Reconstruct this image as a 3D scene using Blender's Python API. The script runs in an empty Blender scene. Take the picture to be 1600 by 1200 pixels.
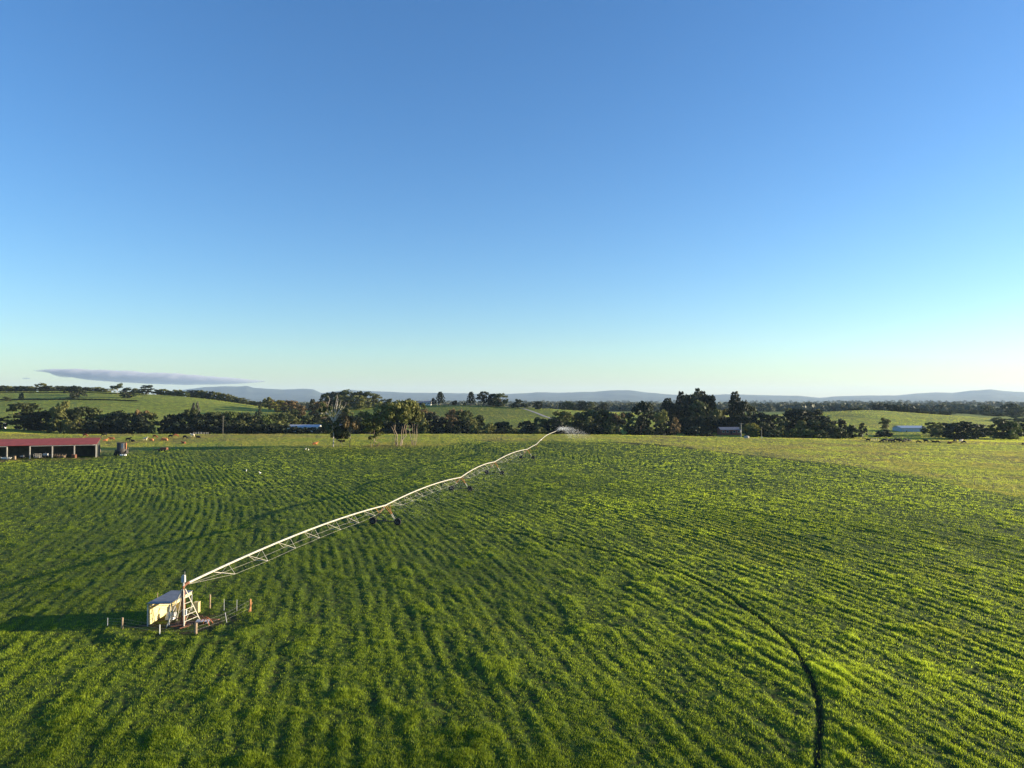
import bpy, math, random
import numpy as np
from mathutils import Vector, Matrix, Euler
R = math.radians
random.seed(11); rng = np.random.default_rng(11)
scene = bpy.context.scene
C = scene.collection
# ------------------------------------------------------------------ camera
CAMZ, F, PITCH = 22.5, 1109.0, math.atan(24/1109.0)
cam_d = bpy.data.cameras.new("camera"); cam = bpy.data.objects.new("camera", cam_d); C.objects.link(cam)
cam_d.sensor_width = 36; cam_d.lens = F/1600*36; cam_d.clip_start = .5; cam_d.clip_end = 90000
cam.location = (0, 0, CAMZ); cam.rotation_euler = (R(90)+PITCH, 0, 0)
scene.camera = cam
# ------------------------------------------------------------------ light
SUN_EL, SUN_AZ = R(8.0), R(83)          # azimuth measured clockwise from +Y (the view) towards +X
w = bpy.data.worlds.new("World"); scene.world = w; w.use_nodes = True
nt = w.node_tree
for n in list(nt.nodes): nt.nodes.remove(n)
sky = nt.nodes.new('ShaderNodeTexSky'); sky.sky_type = 'NISHITA'; sky.sun_disc = False
sky.sun_elevation = SUN_EL; sky.sun_rotation = SUN_AZ
sky.altitude = 0; sky.air_density = 1.0; sky.dust_density = .35; sky.ozone_density = 3.4
bg = nt.nodes.new('ShaderNodeBackground'); bg.inputs[1].default_value = .108
wo = nt.nodes.new('ShaderNodeOutputWorld')
hsv = nt.nodes.new('ShaderNodeHueSaturation'); hsv.inputs['Saturation'].default_value = 1.12; hsv.inputs['Hue'].default_value = .508
nt.links.new(sky.outputs[0], hsv.inputs['Color']); nt.links.new(hsv.outputs[0], bg.inputs[0]); nt.links.new(bg.outputs[0], wo.inputs[0])
sd = bpy.data.lights.new("sun", 'SUN'); sd.energy = 5.0; sd.angle = R(.5); sd.color = (1.0, .83, .58)
sun = bpy.data.objects.new("sun", sd); C.objects.link(sun)
sdir = Vector((math.sin(SUN_AZ)*math.cos(SUN_EL), math.cos(SUN_AZ)*math.cos(SUN_EL), math.sin(SUN_EL)))
sun.rotation_euler = sdir.to_track_quat('Z', 'Y').to_euler()
scene.view_settings.view_transform = 'Standard'; scene.view_settings.look = 'None'
scene.view_settings.exposure = 1.5; scene.view_settings.gamma = 1
scene.cycles.volume_bounces = 1; scene.cycles.max_bounces = 6
scene.cycles.transparent_max_bounces = 16

# ------------------------------------------------------------------ helpers
def pt(px, py, Y):
    """world point on the sight line of photo pixel (px,py) at depth Y"""
    u = (px-800)/F; v = (600-py)/F
    d = (u, math.cos(PITCH)-v*math.sin(PITCH), math.sin(PITCH)+v*math.cos(PITCH))
    s = Y/d[1]
    return Vector((u*s, Y, CAMZ+d[2]*s))
def _hash(ix, iy, seed):
    n = (ix.astype(np.int64)*374761393 + iy.astype(np.int64)*668265263 + seed*974634777) & 0xffffffff
    n = ((n ^ (n >> 13))*1274126177) & 0xffffffff
    n = ((n ^ (n >> 16))*2246822519) & 0xffffffff
    return ((n ^ (n >> 15)) & 0xffffff)/float(0xffffff)
def vn(x, y, seed=0):
    x = np.asarray(x, float); y = np.asarray(y, float)
    ix = np.floor(x); iy = np.floor(y); fx = x-ix; fy = y-iy
    fx = fx*fx*(3-2*fx); fy = fy*fy*(3-2*fy)
    a = _hash(ix, iy, seed); b = _hash(ix+1, iy, seed); c = _hash(ix, iy+1, seed); d = _hash(ix+1, iy+1, seed)
    return (a*(1-fx)+b*fx)*(1-fy)+(c*(1-fx)+d*fx)*fy*1.0
def fbm(x, y, seed=0, o=4):
    s = 0; a = .5; t = 0
    for k in range(o):
        s = s+a*vn(x*2**k+k*17.3, y*2**k-k*9.1, seed+k); t += a; a *= .5
    return s/t
def sstep(a, b, x):
    t = np.clip((x-a)/(b-a), 0, 1); return t*t*(3-2*t)

def mesh_np(name, V, faces_idx, nper, mats, smooth=False, fmat=None):
    """V (n,3); faces_idx (m,nper)"""
    me = bpy.data.meshes.new(name)
    V = np.ascontiguousarray(V, dtype=np.float32); Fi = np.ascontiguousarray(faces_idx, dtype=np.int32)
    me.vertices.add(len(V)); me.vertices.foreach_set('co', V.ravel())
    me.loops.add(Fi.size); me.loops.foreach_set('vertex_index', Fi.ravel())
    me.polygons.add(len(Fi)); me.polygons.foreach_set('loop_start', np.arange(len(Fi), dtype=np.int32)*nper)
    for m in mats: me.materials.append(m)
    if fmat is not None: me.polygons.foreach_set('material_index', np.asarray(fmat, dtype=np.int32))
    me.polygons.foreach_set('use_smooth', np.full(len(Fi), smooth, dtype=bool))
    me.update(calc_edges=True); me.validate()
    return me
def link(name, me, parent=None, loc=None):
    o = bpy.data.objects.new(name, me); C.objects.link(o)
    if parent is not None: o.parent = parent
    if loc is not None: o.location = loc
    return o
def tag(o, label=None, cat=None, group=None, kind=None):
    if label: o['label'] = label
    if cat: o['category'] = cat
    if group: o['group'] = group
    if kind: o['kind'] = kind
    return o
def empty(name, loc=(0, 0, 0), rz=0):
    o = bpy.data.objects.new(name, None); C.objects.link(o); o.empty_display_size = .3
    o.location = loc; o.rotation_euler = (0, 0, rz); return o

class MB:
    def __init__(s): s.v = []; s.f = []; s.m = []; s.sm = []
    def add(s, vs, fs, mi=0, sm=False):
        b = len(s.v); s.v += [tuple(p) for p in vs]
        for f in fs: s.f.append([b+i for i in f]); s.m.append(mi); s.sm.append(sm)
        return s
    def box(s, c, d, mi=0, rz=0, rx=0, ry=0, taper=1.0):
        c = Vector(c); M = Euler((rx, ry, rz)).to_matrix(); vs = []
        for z in (-1, 1):
            k = taper if z > 0 else 1
            for x, y in ((-1, -1), (1, -1), (1, 1), (-1, 1)):
                vs.append(c+M @ Vector((x*d[0]/2*k, y*d[1]/2*k, z*d[2]/2)))
        s.add(vs, [(3, 2, 1, 0), (4, 5, 6, 7), (0, 1, 5, 4), (1, 2, 6, 5), (2, 3, 7, 6), (3, 0, 4, 7)], mi); return s
    def tube(s, pts, r, n=6, mi=0, cap=True, sm=True):
        pts = [Vector(p) for p in pts]; k = len(pts)
        rr = r if isinstance(r, (list, tuple)) else [r]*k
        vs = []; up = Vector((0, 0, 1))
        for i, p in enumerate(pts):
            t = (pts[min(i+1, k-1)]-pts[max(i-1, 0)])
            if t.length < 1e-6: t = Vector((0, 0, 1))
            t.normalize(); a = t.cross(up)
            if a.length < .05: a = t.cross(Vector((1, 0, 0)))
            a.normalize(); b = t.cross(a)
            for j in range(n):
                th = 2*math.pi*j/n; vs.append(p+(a*math.cos(th)+b*math.sin(th))*rr[i])
        fs = [(i*n+j, i*n+(j+1) % n, (i+1)*n+(j+1) % n, (i+1)*n+j) for i in range(k-1) for j in range(n)]
        s.add(vs, fs, mi, sm)
        if cap:
            s.add(vs[:n], [tuple(range(n))[::-1]], mi); s.add(vs[-n:], [tuple(range(n))], mi)
        return s
    def lathe(s, c, axis, prof, n=20, mi=0):
        """prof: (along, radius) about axis through c"""
        ax = Vector(axis).normalized(); return s.tube_prof(Vector(c), ax, prof, n, mi)
    def tube_prof(s, c, ax, prof, n, mi):
        a = ax.cross(Vector((0, 0, 1)))
        if a.length < .05: a = ax.cross(Vector((1, 0, 0)))
        a.normalize(); b = ax.cross(a); vs = []
        for (t, r) in prof:
            for j in range(n):
                th = 2*math.pi*j/n; vs.append(c+ax*t+(a*math.cos(th)+b*math.sin(th))*max(r, 1e-3))
        k = len(prof)
        s.add(vs, [(i*n+j, i*n+(j+1) % n, (i+1)*n+(j+1) % n, (i+1)*n+j) for i in range(k-1) for j in range(n)], mi, True)
        return s
    def build(s, name, mats, parent=None, loc=None):
        me = bpy.data.meshes.new(name); me.from_pydata(s.v, [], s.f)
        for m in (mats if isinstance(mats, (list, tuple)) else [mats]): me.materials.append(m)
        me.polygons.foreach_set('material_index', s.m); me.polygons.foreach_set('use_smooth', s.sm); me.update()
        return link(name, me, parent, loc)

# ------------------------------------------------------------------ materials
def newmat(name):
    m = bpy.data.materials.new(name); m.use_nodes = True; return m, m.node_tree, m.node_tree.nodes['Principled BSDF']
def mixc(nt, fac, a, b):
    n = nt.nodes.new('ShaderNodeMix'); n.data_type = 'RGBA'
    def put(i, v):
        if hasattr(v, 'is_linked') or isinstance(v, bpy.types.NodeSocket): nt.links.new(v, n.inputs[i])
        else: n.inputs[i].default_value = (v if i == 0 else (*v, 1))
    put(0, fac); put(6, a); put(7, b); return n.outputs[2]
def noise(nt, scale, detail=3, rough=.5, vec=None, dist=0):
    n = nt.nodes.new('ShaderNodeTexNoise'); n.inputs['Scale'].default_value = scale
    n.inputs['Detail'].default_value = detail; n.inputs['Roughness'].default_value = rough; n.inputs['Distortion'].default_value = dist
    if vec is not None: nt.links.new(vec, n.inputs['Vector'])
    return n.outputs[0]
def ramp(nt, s, a, b):
    n = nt.nodes.new('ShaderNodeMapRange'); nt.links.new(s, n.inputs[0]); n.inputs[1].default_value = a; n.inputs[2].default_value = b
    n.interpolation_type = 'SMOOTHSTEP'; return n.outputs[0]
def coords(nt, which='Object'): return nt.nodes.new('ShaderNodeTexCoord').outputs[which]
def attr(nt, name):
    n = nt.nodes.new('ShaderNodeAttribute'); n.attribute_name = name; return n
def simple(name, col, rough=.6, metal=0, var=.25, scale=3.0, dark=None, spec=.3):
    m, nt, p = newmat(name)
    v = coords(nt)
    f = noise(nt, scale, 4, .6, v)
    c2 = dark if dark else tuple(c*(1-var) for c in col)
    nt.links.new(mixc(nt, ramp(nt, f, .35, .65), col, c2), p.inputs['Base Color'])
    p.inputs['Roughness'].default_value = rough; p.inputs['Metallic'].default_value = metal
    p.inputs['Specular IOR Level'].default_value = spec
    return m
# ------------------------------------------------------------------ terrain function
TC = np.array([-400, 0, 150, 300, 450, 600, 750, 900, 1050, 1200, 1350, 1500, 1600, 2000], float)
TY = np.array([0, 200, 265, 350, 410, 470, 540, 620, 750, 850, 950, 1100, 1400, 1800, 3000, 8000, 30000], float)
TH = np.array([
 [0]*14, [0]*11+[-.2, -.5, -1],
 [0, 0, 0, 0, 0, 0, 0, 0, 0, 0, -.3, -.6, -1.0, -1.5],
 [1.6, 1.6, 1.8, 1.8, 1.8, 1.8, 1.8, 1.7, 1.0, -.3, -1, -1.3, -2, -3],
 [2.3, 2.4, 2.5, 2.5, 2.5, 2.5, 2.5, 2.4, 1.4, -.05, -1, -1.5, -2.6, -4],
 [1, 1.2, -3, -3, -3, -3, -3, -3, -3, -3, -4.6, -4.6, -5.4, -7],
 [2, 1.5, -2, -3, -3, -3, -3, -3, -3, -3, -4.6, -4.8, -6, -8],
 [5, 5, 5, 2, 0, -1, -.8, -1, -2, -2, -2.1, -4, -7, -9],
 [13, 13, 13, 9, 6, 6, 6, 3, 0, 0, 3, -3, -8, -10],
 [24, 24, 24, 19, 9, 15, 15.6, 9, 2, -1, 7, -1, -8, -10],
 [33.6, 33.6, 33.2, 25.5, 7, 12, 10, 6, 2, 0, 8.8, 0, -8, -10],
 [33, 33, 32, 22, 5, 4, 2, 0, 0, 0, 4, 0, -8, -10],
 [15, 15, 14, 10, 0, -2, -2, -2, -2, -2, -2, -4, -8, -10],
 [-5]*14, [-8]*14, [-15]*14, [-20]*14], float)
_gY = np.concatenate([np.linspace(0, 2000, 1001), np.geomspace(2010, 30000, 100)])
_gX = np.linspace(-400, 2000, 241)
_t = np.array([np.interp(_gX, TC, r) for r in TH])
_t = np.array([np.interp(_gY, TY, _t[:, j]) for j in range(len(_gX))]).T
def _blur(a, n, axis):
    k = np.hanning(n+2)[1:-1]; k /= k.sum(); p = [(0, 0), (0, 0)]; p[axis] = (n//2, n//2)
    b = np.pad(a, p, mode='edge'); return np.apply_along_axis(lambda r: np.convolve(r, k, 'valid'), axis, b)
_t[:1001] = _blur(_t[:1001], 17, 0); _t = _blur(_t, 13, 1)
def base_h(x, y):
    x = np.asarray(x, float); y = np.asarray(y, float)
    yy = np.clip(y, 1, 29999); px = np.clip(800+F*x/yy, -400, 1999.9)
    r = np.interp(yy, _gY, np.arange(len(_gY))); i = np.minimum(r.astype(int), len(_gY)-2); fr = r-i
    c = (px+400)/10.0; j = np.minimum(c.astype(int), len(_gX)-2); fc = c-j
    h = (_t[i, j]*(1-fc)+_t[i, j+1]*fc)*(1-fr)+(_t[i+1, j]*(1-fc)+_t[i+1, j+1]*fc)*fr
    far = sstep(900, 2500, y)
    h = h + far*18*(fbm(x/1500, y/1500, 5, 3)-.5) + sstep(430, 700, y)*2.5*(fbm(x/120, y/120, 9, 3)-.5)
    return h*sstep(0, 60, y)
PIV = np.array([-32.9, 71.5])
_yy = np.linspace(-100, 1000, 1101)
_D = np.concatenate([[0], np.cumsum((-.24-.27*sstep(60, 210, _yy[1:])))])
def rowc(x, y):
    return x-np.interp(y, _yy, _D)+2*(fbm(x/90, y/150, 31, 2)-.5)+.3*(vn(x/9, y/24, 33)-.5)
FBX = np.array([-400, 0, 150, 300, 520, 650, 760, 850, 960, 1050, 1130, 1230, 1380, 1500, 1600, 1900, 2000], float)
FBY = np.array([285, 285, 290, 312, 314, 323, 345, 350, 348, 330, 300, 268, 223, 190, 168, 125, 115], float)
def field_mask(x, y):
    """1 inside the irrigated field, 0 beyond its boundary"""
    px = np.clip(800+F*x/np.maximum(y, 1), -400, 2000)
    yb = np.interp(px, FBX, FBY)+14*(vn(x/11, y/30, 71)-.5)
    return 1-sstep(-.045, .045, (y-yb)/yb)*(y > 1)
def rut(x, y):
    d = np.hypot(x-PIV[0], y-PIV[1]); a = np.arctan2(y-PIV[1], x-PIV[0])
    wob = .5*(vn(a*9, a*0, 77)-.5)
    s = .25+.75*sstep(-1.6, -1.2, a)*(1-sstep(.95, 1.35, a))
    g = np.exp(-((d-58.4-wob)/.25)**2)*s
    for rr, k in ((104, .25), (147, .25)): g = g+np.exp(-((d-rr-wob)/.35)**2)*k*.6
    return g
def enclosure(x, y):
    q = np.hypot((x+32.5)/5.4, (y-72)/4.2)+.5*(vn(x/1.5, y/1.5, 99)-.5)
    return 1-sstep(.72, .95, q)
def band(x, y):
    t = (y-118)/(235-118); cx = -67+t*26+3*(vn(y/15, 0*y, 90)-.5)
    return np.exp(-((x-cx)/(5.5+2*vn(y/9, x/9, 91)))**2)*sstep(-.25, .1, t)*(1-sstep(.9, 1.25, t))
def micro(x, y):
    """grass-height relief of the sown field and of the pasture: (height, crest 0..1)"""
    c = rowc(x, y); al = y+.3*x
    am = (.4+1.2*vn(c/11, al/30, 41)**1.5)*(.42+.58*sstep(60, 120, y+.5*x))
    rows = .5+.5*np.cos(2*np.pi*(c/1.5+.2*(vn(c/1.5, al/12, 45)-.5)))
    lump = fbm(c/.8, al/3.4, 43, 3); big = fbm(x/12, y/12, 47, 3)
    clump = sstep(.64, .82, fbm(x/3.2, y/3.2, 53, 3))
    fine = vn(x/.33, y/.33, 59)
    crest = np.clip(0.36*rows*am+.85*(lump-.22)+.35*(fine-.5), 0, 1.2)
    f = field_mask(x, y); e = enclosure(x, y)
    h = .19*crest*(1.15+.5*sstep(90, 200, y))+.42*(big-.5)+.13*clump*f
    hp = .55*(big-.5)+.34*fbm(x/1.5, y/1.9, 61, 3)
    h = f*h+(1-f)*hp
    stp = strip_(x, y)
    ring = np.exp(-((np.hypot((x+31.8)/7.9, (y-72)/6.2)-1)/.13)**2)*(y < 72.5)
    g = rut(x, y)
    h = h*(1-e*.75)+.28*ring-.36*g*f+.25*stp
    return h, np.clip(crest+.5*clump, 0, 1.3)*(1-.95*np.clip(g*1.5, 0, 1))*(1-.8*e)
def strip_(x, y):
    px = np.clip(800+F*x/np.maximum(y, 1), -400, 2000); bd = (y-np.interp(px, FBX, FBY)+3)/np.maximum(y, 1)
    return np.exp(-(bd/.011)**2)*sstep(945, 975, px)*(1-sstep(1230, 1300, px))*sstep(.3, .55, vn(x/1.8, y/5, 15))*(y > 100)
def ground_z(x, y):
    x = np.array([x], float); y = np.array([y], float)
    return float((base_h(x, y)+micro(x, y)[0]*(1-sstep(420, 600, y)))[0])

# polar sheet, from under the camera to 30 km
az = np.concatenate([np.linspace(-180, -42, 40, endpoint=False), np.linspace(-42, 42, 1150), np.linspace(42, 180, 41)[1:]])
az = np.radians(az)
rr = [0, 6, 14, 22, 28, 32, 35]
ypx = np.arange(1325, 680, -0.85)
rr += list(22.5/((ypx-624)/F))
rr = [r for r in rr if r < 445]
while rr[-1] < 30000: rr.append(rr[-1]*(1.012 if rr[-1] < 1500 else 1.045))
rr = np.array(rr)
Rg, Ag = np.meshgrid(rr, az, indexing='ij')
X = Rg*np.sin(Ag); Y = Rg*np.cos(Ag)
mh, crest = micro(X, Y)
fadef = (1-sstep(420, 620, Rg))*sstep(20, 34, Rg)
Z = base_h(X, Y)+mh*fadef
V = np.stack([X, Y, Z], -1).reshape(-1, 3)
nr, na = Rg.shape
i, j = np.meshgrid(np.arange(nr-1), np.arange(na-1), indexing='ij')
a = i*na+j
faces = np.stack([a, a+1, a+na+1, a+na], -1).reshape(-1, 4)[:, ::-1]

m_ground, nt, p = newmat("ground")
co = coords(nt)
fld = attr(nt, 'field').outputs['Fac']; crs = attr(nt, 'crest').outputs['Fac']; soil = attr(nt, 'soil').outputs['Fac']; hil = attr(nt, 'hill').outputs['Fac']
dry = attr(nt, 'dry').outputs['Fac']
n1 = ramp(nt, noise(nt, .35, 5, .65, co), .35, .65); n2 = ramp(nt, noise(nt, .03, 4, .6, co), .4, .62); n3 = ramp(nt, noise(nt, 1.7, 4, .7, co), .38, .62)
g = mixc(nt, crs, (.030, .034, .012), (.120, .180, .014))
g = mixc(nt, n3, g, (.075, .115, .012))
pas = mixc(nt, n1, (.300, .310, .034), (.160, .200, .028)); pas = mixc(nt, n2, pas, (.300, .270, .040))
shade_paddock = attr(nt, 'paddock').outputs['Fac']  # slope shade painted as darker green, also tone patches on the right hill
n4 = ramp(nt, noise(nt, .18, 6, .75, co), .4, .6)
hl = mixc(nt, n2, (.310, .390, .040), (.190, .270, .034)); hl = mixc(nt, n1, hl, (.23, .25, .040)); hl = mixc(nt, shade_paddock, hl, (.12, .155, .030)); hl = mixc(nt, n4, hl, (.10, .13, .028)); 
far = mixc(nt, ramp(nt, noise(nt, .0035, 3, .6, co), .42, .56), (.15, .17, .06), (.04, .055, .03))
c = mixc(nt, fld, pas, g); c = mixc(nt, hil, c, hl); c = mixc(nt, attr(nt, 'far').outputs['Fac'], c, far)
c = mixc(nt, dry, c, (.16, .11, .05)); c = mixc(nt, soil, c, (.042, .030, .020))
nt.links.new(c, p.inputs['Base Color']); p.inputs['Roughness'].default_value = .9; p.inputs['Specular IOR Level'].default_value = .1
bm_ = nt.nodes.new('ShaderNodeBump'); bm_.inputs['Strength'].default_value = .6; bm_.inputs['Distance'].default_value = .25
nt.links.new(noise(nt, 1.1, 5, .7, co), bm_.inputs['Height']); nt.links.new(bm_.outputs[0], p.inputs['Normal'])

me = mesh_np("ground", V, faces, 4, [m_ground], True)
def vattr(me, name, arr):
    at = me.attributes.new(name, 'FLOAT', 'POINT'); at.data.foreach_set('value', np.ascontiguousarray(arr.ravel(), dtype=np.float32))
fm = field_mask(X, Y)
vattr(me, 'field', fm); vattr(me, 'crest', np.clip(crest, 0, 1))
pxg = np.clip(800+F*X/np.maximum(Y, 1), -400, 2000)
strip = strip_(X, Y)
shedy = sstep(-14, -9, Y-274-.4*(X+160))*(1-sstep(2, 5, Y-274-.4*(X+160)))*(X < -158)*(X > -260)
so = np.clip(np.clip(rut(X, Y)-.15, 0, 1)*fm*.9+.75*enclosure(X, Y)*sstep(.3, .6, vn(X/.8, Y/.8, 16))+strip, 0, 1)
vattr(me, 'soil', so)
vattr(me, 'paddock', .85*sstep(585, 610, pxg)*(1-sstep(862, 872, pxg+.06*(Y-750)))*sstep(500, 540, Y)*(1-sstep(1000, 1100, Y)) + .6*sstep(1290, 1330, pxg)*sstep(.45, .6, vn(X/60, Y/50, 12))*(Y > 640))  # middle hill shaded in its colour; right hill gets irregular darker patches
vattr(me, 'hill', sstep(428, 445, Y)); vattr(me, 'far', sstep(1100, 1500, Y))
dr = .75*shedy*sstep(.3, .55, fbm(X/3, Y/2, 18, 2)) + (1-fm)*.55*sstep(.5, .68, fbm(X/28, Y/40, 19, 3))*(Y > 200)*(Y < 430)
vattr(me, 'dry', np.clip(dr, 0, 1))
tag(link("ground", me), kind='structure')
print("ground verts", len(V))

# ------------------------------------------------------------------ mountains
MS = [(100, 625), (230, 619), (262, 612), (290, 608.5), (320, 605), (350, 603.5), (375, 604), (385, 602.5), (396, 606), (440, 608.5), (460, 608), (475, 607), (490, 608.5), (503, 614.5), (515, 612.5), (530, 611), (550, 609), (565, 610.5), (600, 612), (640, 613.5), (690, 614), (740, 615), (790, 615.5), (830, 614), (840, 613), (880, 613.5), (930, 612), (955, 610), (985, 609.5), (1010, 613), (1040, 616), (1060, 617), (1100, 617), (1140, 616), (1180, 617), (1220, 618), (1250, 618.5), (1280, 621.5), (1310, 619), (1350, 618), (1400, 618), (1430, 615), (1465, 613), (1490, 614), (1520, 610), (1550, 608.5), (1570, 611), (1600, 613), (1700, 610), (1900, 616)]
mpx = np.arange(60, 1900, 2.0); my = np.interp(mpx, [a for a, b in MS], [b for a, b in MS])
my = np.convolve(np.pad(my, 2, mode='edge'), np.array([.1, .2, .4, .2, .1]), 'valid') + .7*(fbm(mpx/14, mpx*0, 3, 3)-.5)
prof = np.concatenate([np.linspace(0, 1, 26), np.linspace(1, 0, 10)[1:]]); dep = np.concatenate([np.linspace(12500, 18000, 26), np.linspace(18000, 22000, 10)[1:]])
PX, PR = np.meshgrid(mpx, prof, indexing='xy'); _, DP = np.meshgrid(mpx, dep, indexing='xy')
zc = CAMZ+(624-my)/F*18000
xs = (PX-800)/F*DP
spur = 1-np.abs(2*fbm(xs/1500, DP/2600, 21, 4)-1)
Zm = -25+(zc[None, :]+25)*np.clip(PR**1.5*(.55+.45*PR)+(PR*(1-PR))*1.5*(spur-.72), -.02, 1.0)
Vm = np.stack([xs, DP, Zm], -1).reshape(-1, 3); n_r, n_a = PX.shape
i, j = np.meshgrid(np.arange(n_r-1), np.arange(n_a-1), indexing='ij'); a = i*n_a+j
m_mtn = simple("mountain_forest", (.040, .055, .030), .9, 0, .7, .0022, (.012, .018, .012))
me = mesh_np("mountains", Vm, np.stack([a, a+1, a+n_a+1, a+n_a], -1).reshape(-1, 4), 4, [m_mtn], True)
tag(link("mountains", me), kind='structure')
# ------------------------------------------------------------------ grass of the sown field and the pasture
m_grass, nt, p = newmat("grass_blades")
t = attr(nt, 'tint').outputs['Fac']; ty = attr(nt, 'dryness').outputs['Fac']
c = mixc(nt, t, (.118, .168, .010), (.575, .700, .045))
c = mixc(nt, ty, c, (.46, .40, .07))
nt.links.new(c, p.inputs['Base Color']); p.inputs['Roughness'].default_value = .55; p.inputs['Specular IOR Level'].default_value = .25
tr = nt.nodes.new('ShaderNodeBsdfTranslucent'); nt.links.new(c, tr.inputs[0])
mx = nt.nodes.new('ShaderNodeMixShader'); mx.inputs[0].default_value = .55
nt.links.new(p.outputs[0], mx.inputs[1]); nt.links.new(tr.outputs[0], mx.inputs[2]); nt.links.new(mx.outputs[0], nt.nodes['Material Output'].inputs[0])

def scatter(n, y0, y1, seed):
    """tuft feet spread over the fan in view (denser near, as 1/Y^1.6)"""
    r = np.random.default_rng(seed); k = .45
    u = r.random(n); Yq = (y0**-k+(y1**-k-y0**-k)*u)**(-1/k)
    Xq = (r.random(n)*2-1)*.80*Yq
    return Xq, Yq, r
def grass_mesh(n, y0, y1, seed, nb, wid, hei):
    x, y, r = scatter(n, y0, y1, seed)
    mh, cr = micro(x, y); fm = field_mask(x, y)
    keep = r.random(n) < np.where(fm > .5, (.08+1.1*cr)*(.4+.6*sstep(.3, .5, fbm(x/.9, y/1.7, 93, 2))), .8)
    keep &= r.random(n) > enclosure(x, y)*.8
    keep &= ~((x < -157) & (x > -260) & (y > 270+.4*(x+160)) & (y < 300)); keep &= rut(x, y) < .42; keep &= r.random(n) > strip_(x, y)*1.1
    x, y, mh, cr, fm = x[keep], y[keep], mh[keep], cr[keep], fm[keep]; n = len(x)
    z = base_h(x, y)+mh*(1-sstep(420, 620, y))
    W = wid*np.maximum(1, y/75)**.75; Hh = hei*(.55+.75*cr+.25*r.random(n))*np.maximum(1, y/110)**.35
    Hh = np.where(fm > .5, Hh, Hh*1.0)
    x = np.repeat(x, nb); y = np.repeat(y, nb); z = np.repeat(z, nb); W = np.repeat(W, nb); Hh = np.repeat(Hh, nb); fm = np.repeat(fm, nb)
    N = n*nb; sp = .12*np.maximum(1, y/75)**.8
    ox = x+r.normal(0, 1, N)*sp; oy = y+r.normal(0, 1, N)*sp
    a = r.random(N)*2*np.pi; ln = r.random(N)*.9*Hh; la = r.random(N)*2*np.pi
    w = W*(.6+.8*r.random(N)); h = Hh*(.55+.7*r.random(N))
    P0 = np.stack([ox-np.cos(a)*w/2, oy-np.sin(a)*w/2, z-.05], -1)
    P1 = np.stack([ox+np.cos(a)*w/2, oy+np.sin(a)*w/2, z-.05], -1)
    P2 = np.stack([ox+np.cos(la)*ln, oy+np.sin(la)*ln, z+h], -1)
    V = np.stack([P0, P1, P2], 1).reshape(-1, 3)
    me = mesh_np("grass", V, np.arange(3*N).reshape(-1, 3), 3, [m_grass])
    patch = fbm(x/22, y/30, 83, 3); fine = r.random(N)
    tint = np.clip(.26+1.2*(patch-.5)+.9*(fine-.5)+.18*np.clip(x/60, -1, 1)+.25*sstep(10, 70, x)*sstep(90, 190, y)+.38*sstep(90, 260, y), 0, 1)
    dryn = np.where(fm > .5, .35*sstep(.62, .8, fbm(x/14, y/14, 87, 3))*(fine > .5)+.25*sstep(230, 330, y), .30+.9*sstep(.35, .65, fbm(x/14, y/22, 88, 3))*(.5+.5*fine))
    dryn = np.clip(dryn, 0, 1)
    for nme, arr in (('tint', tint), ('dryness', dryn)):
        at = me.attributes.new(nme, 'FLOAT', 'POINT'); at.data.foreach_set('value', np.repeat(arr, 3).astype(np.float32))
    print("grass blades", N)
    return me
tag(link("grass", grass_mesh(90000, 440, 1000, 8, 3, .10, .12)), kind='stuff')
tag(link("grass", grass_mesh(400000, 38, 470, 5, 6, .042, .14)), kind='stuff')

# ------------------------------------------------------------------ trees
LEAF = {'dark': ((.036, .050, .016), (.095, .110, .034)), 'deep': ((.012, .020, .010), (.034, .044, .018)),
        'olive': ((.085, .095, .026), (.180, .180, .050)), 'green': ((.060, .085, .018), (.130, .160, .035)),
        'yellow': ((.16, .16, .025), (.30, .26, .04)), 'brown': ((.11, .080, .034), (.20, .135, .055)),
        'wood': ((.045, .054, .034), (.095, .105, .060)), 'grey': ((.050, .055, .040), (.095, .100, .070))}
_lm = {}
def leafmat(k):
    if k in _lm: return _lm[k]
    m, nt, p = newmat("foliage_"+k); a, b = LEAF[k]; co = coords(nt)
    oi = nt.nodes.new('ShaderNodeObjectInfo').outputs['Random']
    c = mixc(nt, ramp(nt, noise(nt, .45, 3, .6, co), .38, .62), a, b)
    hs = nt.nodes.new('ShaderNodeHueSaturation'); nt.links.new(c, hs.inputs['Color'])
    mr = nt.nodes.new('ShaderNodeMapRange'); nt.links.new(oi, mr.inputs[0]); mr.inputs[3].default_value = .75; mr.inputs[4].default_value = 1.3
    nt.links.new(mr.outputs[0], hs.inputs['Value'])
    nt.links.new(hs.outputs[0], p.inputs['Base Color']); p.inputs['Roughness'].default_value = .6; p.inputs['Specular IOR Level'].default_value = .2
    tr = nt.nodes.new('ShaderNodeBsdfTranslucent'); nt.links.new(hs.outputs[0], tr.inputs[0])
    mx = nt.nodes.new('ShaderNodeMixShader'); mx.inputs[0].default_value = .25
    nt.links.new(p.outputs[0], mx.inputs[1]); nt.links.new(tr.outputs[0], mx.inputs[2]); nt.links.new(mx.outputs[0], nt.nodes['Material Output'].inputs[0])
    _lm[k] = m; return m
m_bark = simple("bark_grey_brown", (.16, .12, .085), .9, 0, .5, 2)
m_gumbark = simple("bark_pale_gum", (.30, .25, .19), .8, 0, .45, 1.2, (.15, .095, .065))
m_white = simple("bark_bleached", (.55, .50, .43), .8, 0, .25, 1)

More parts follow.
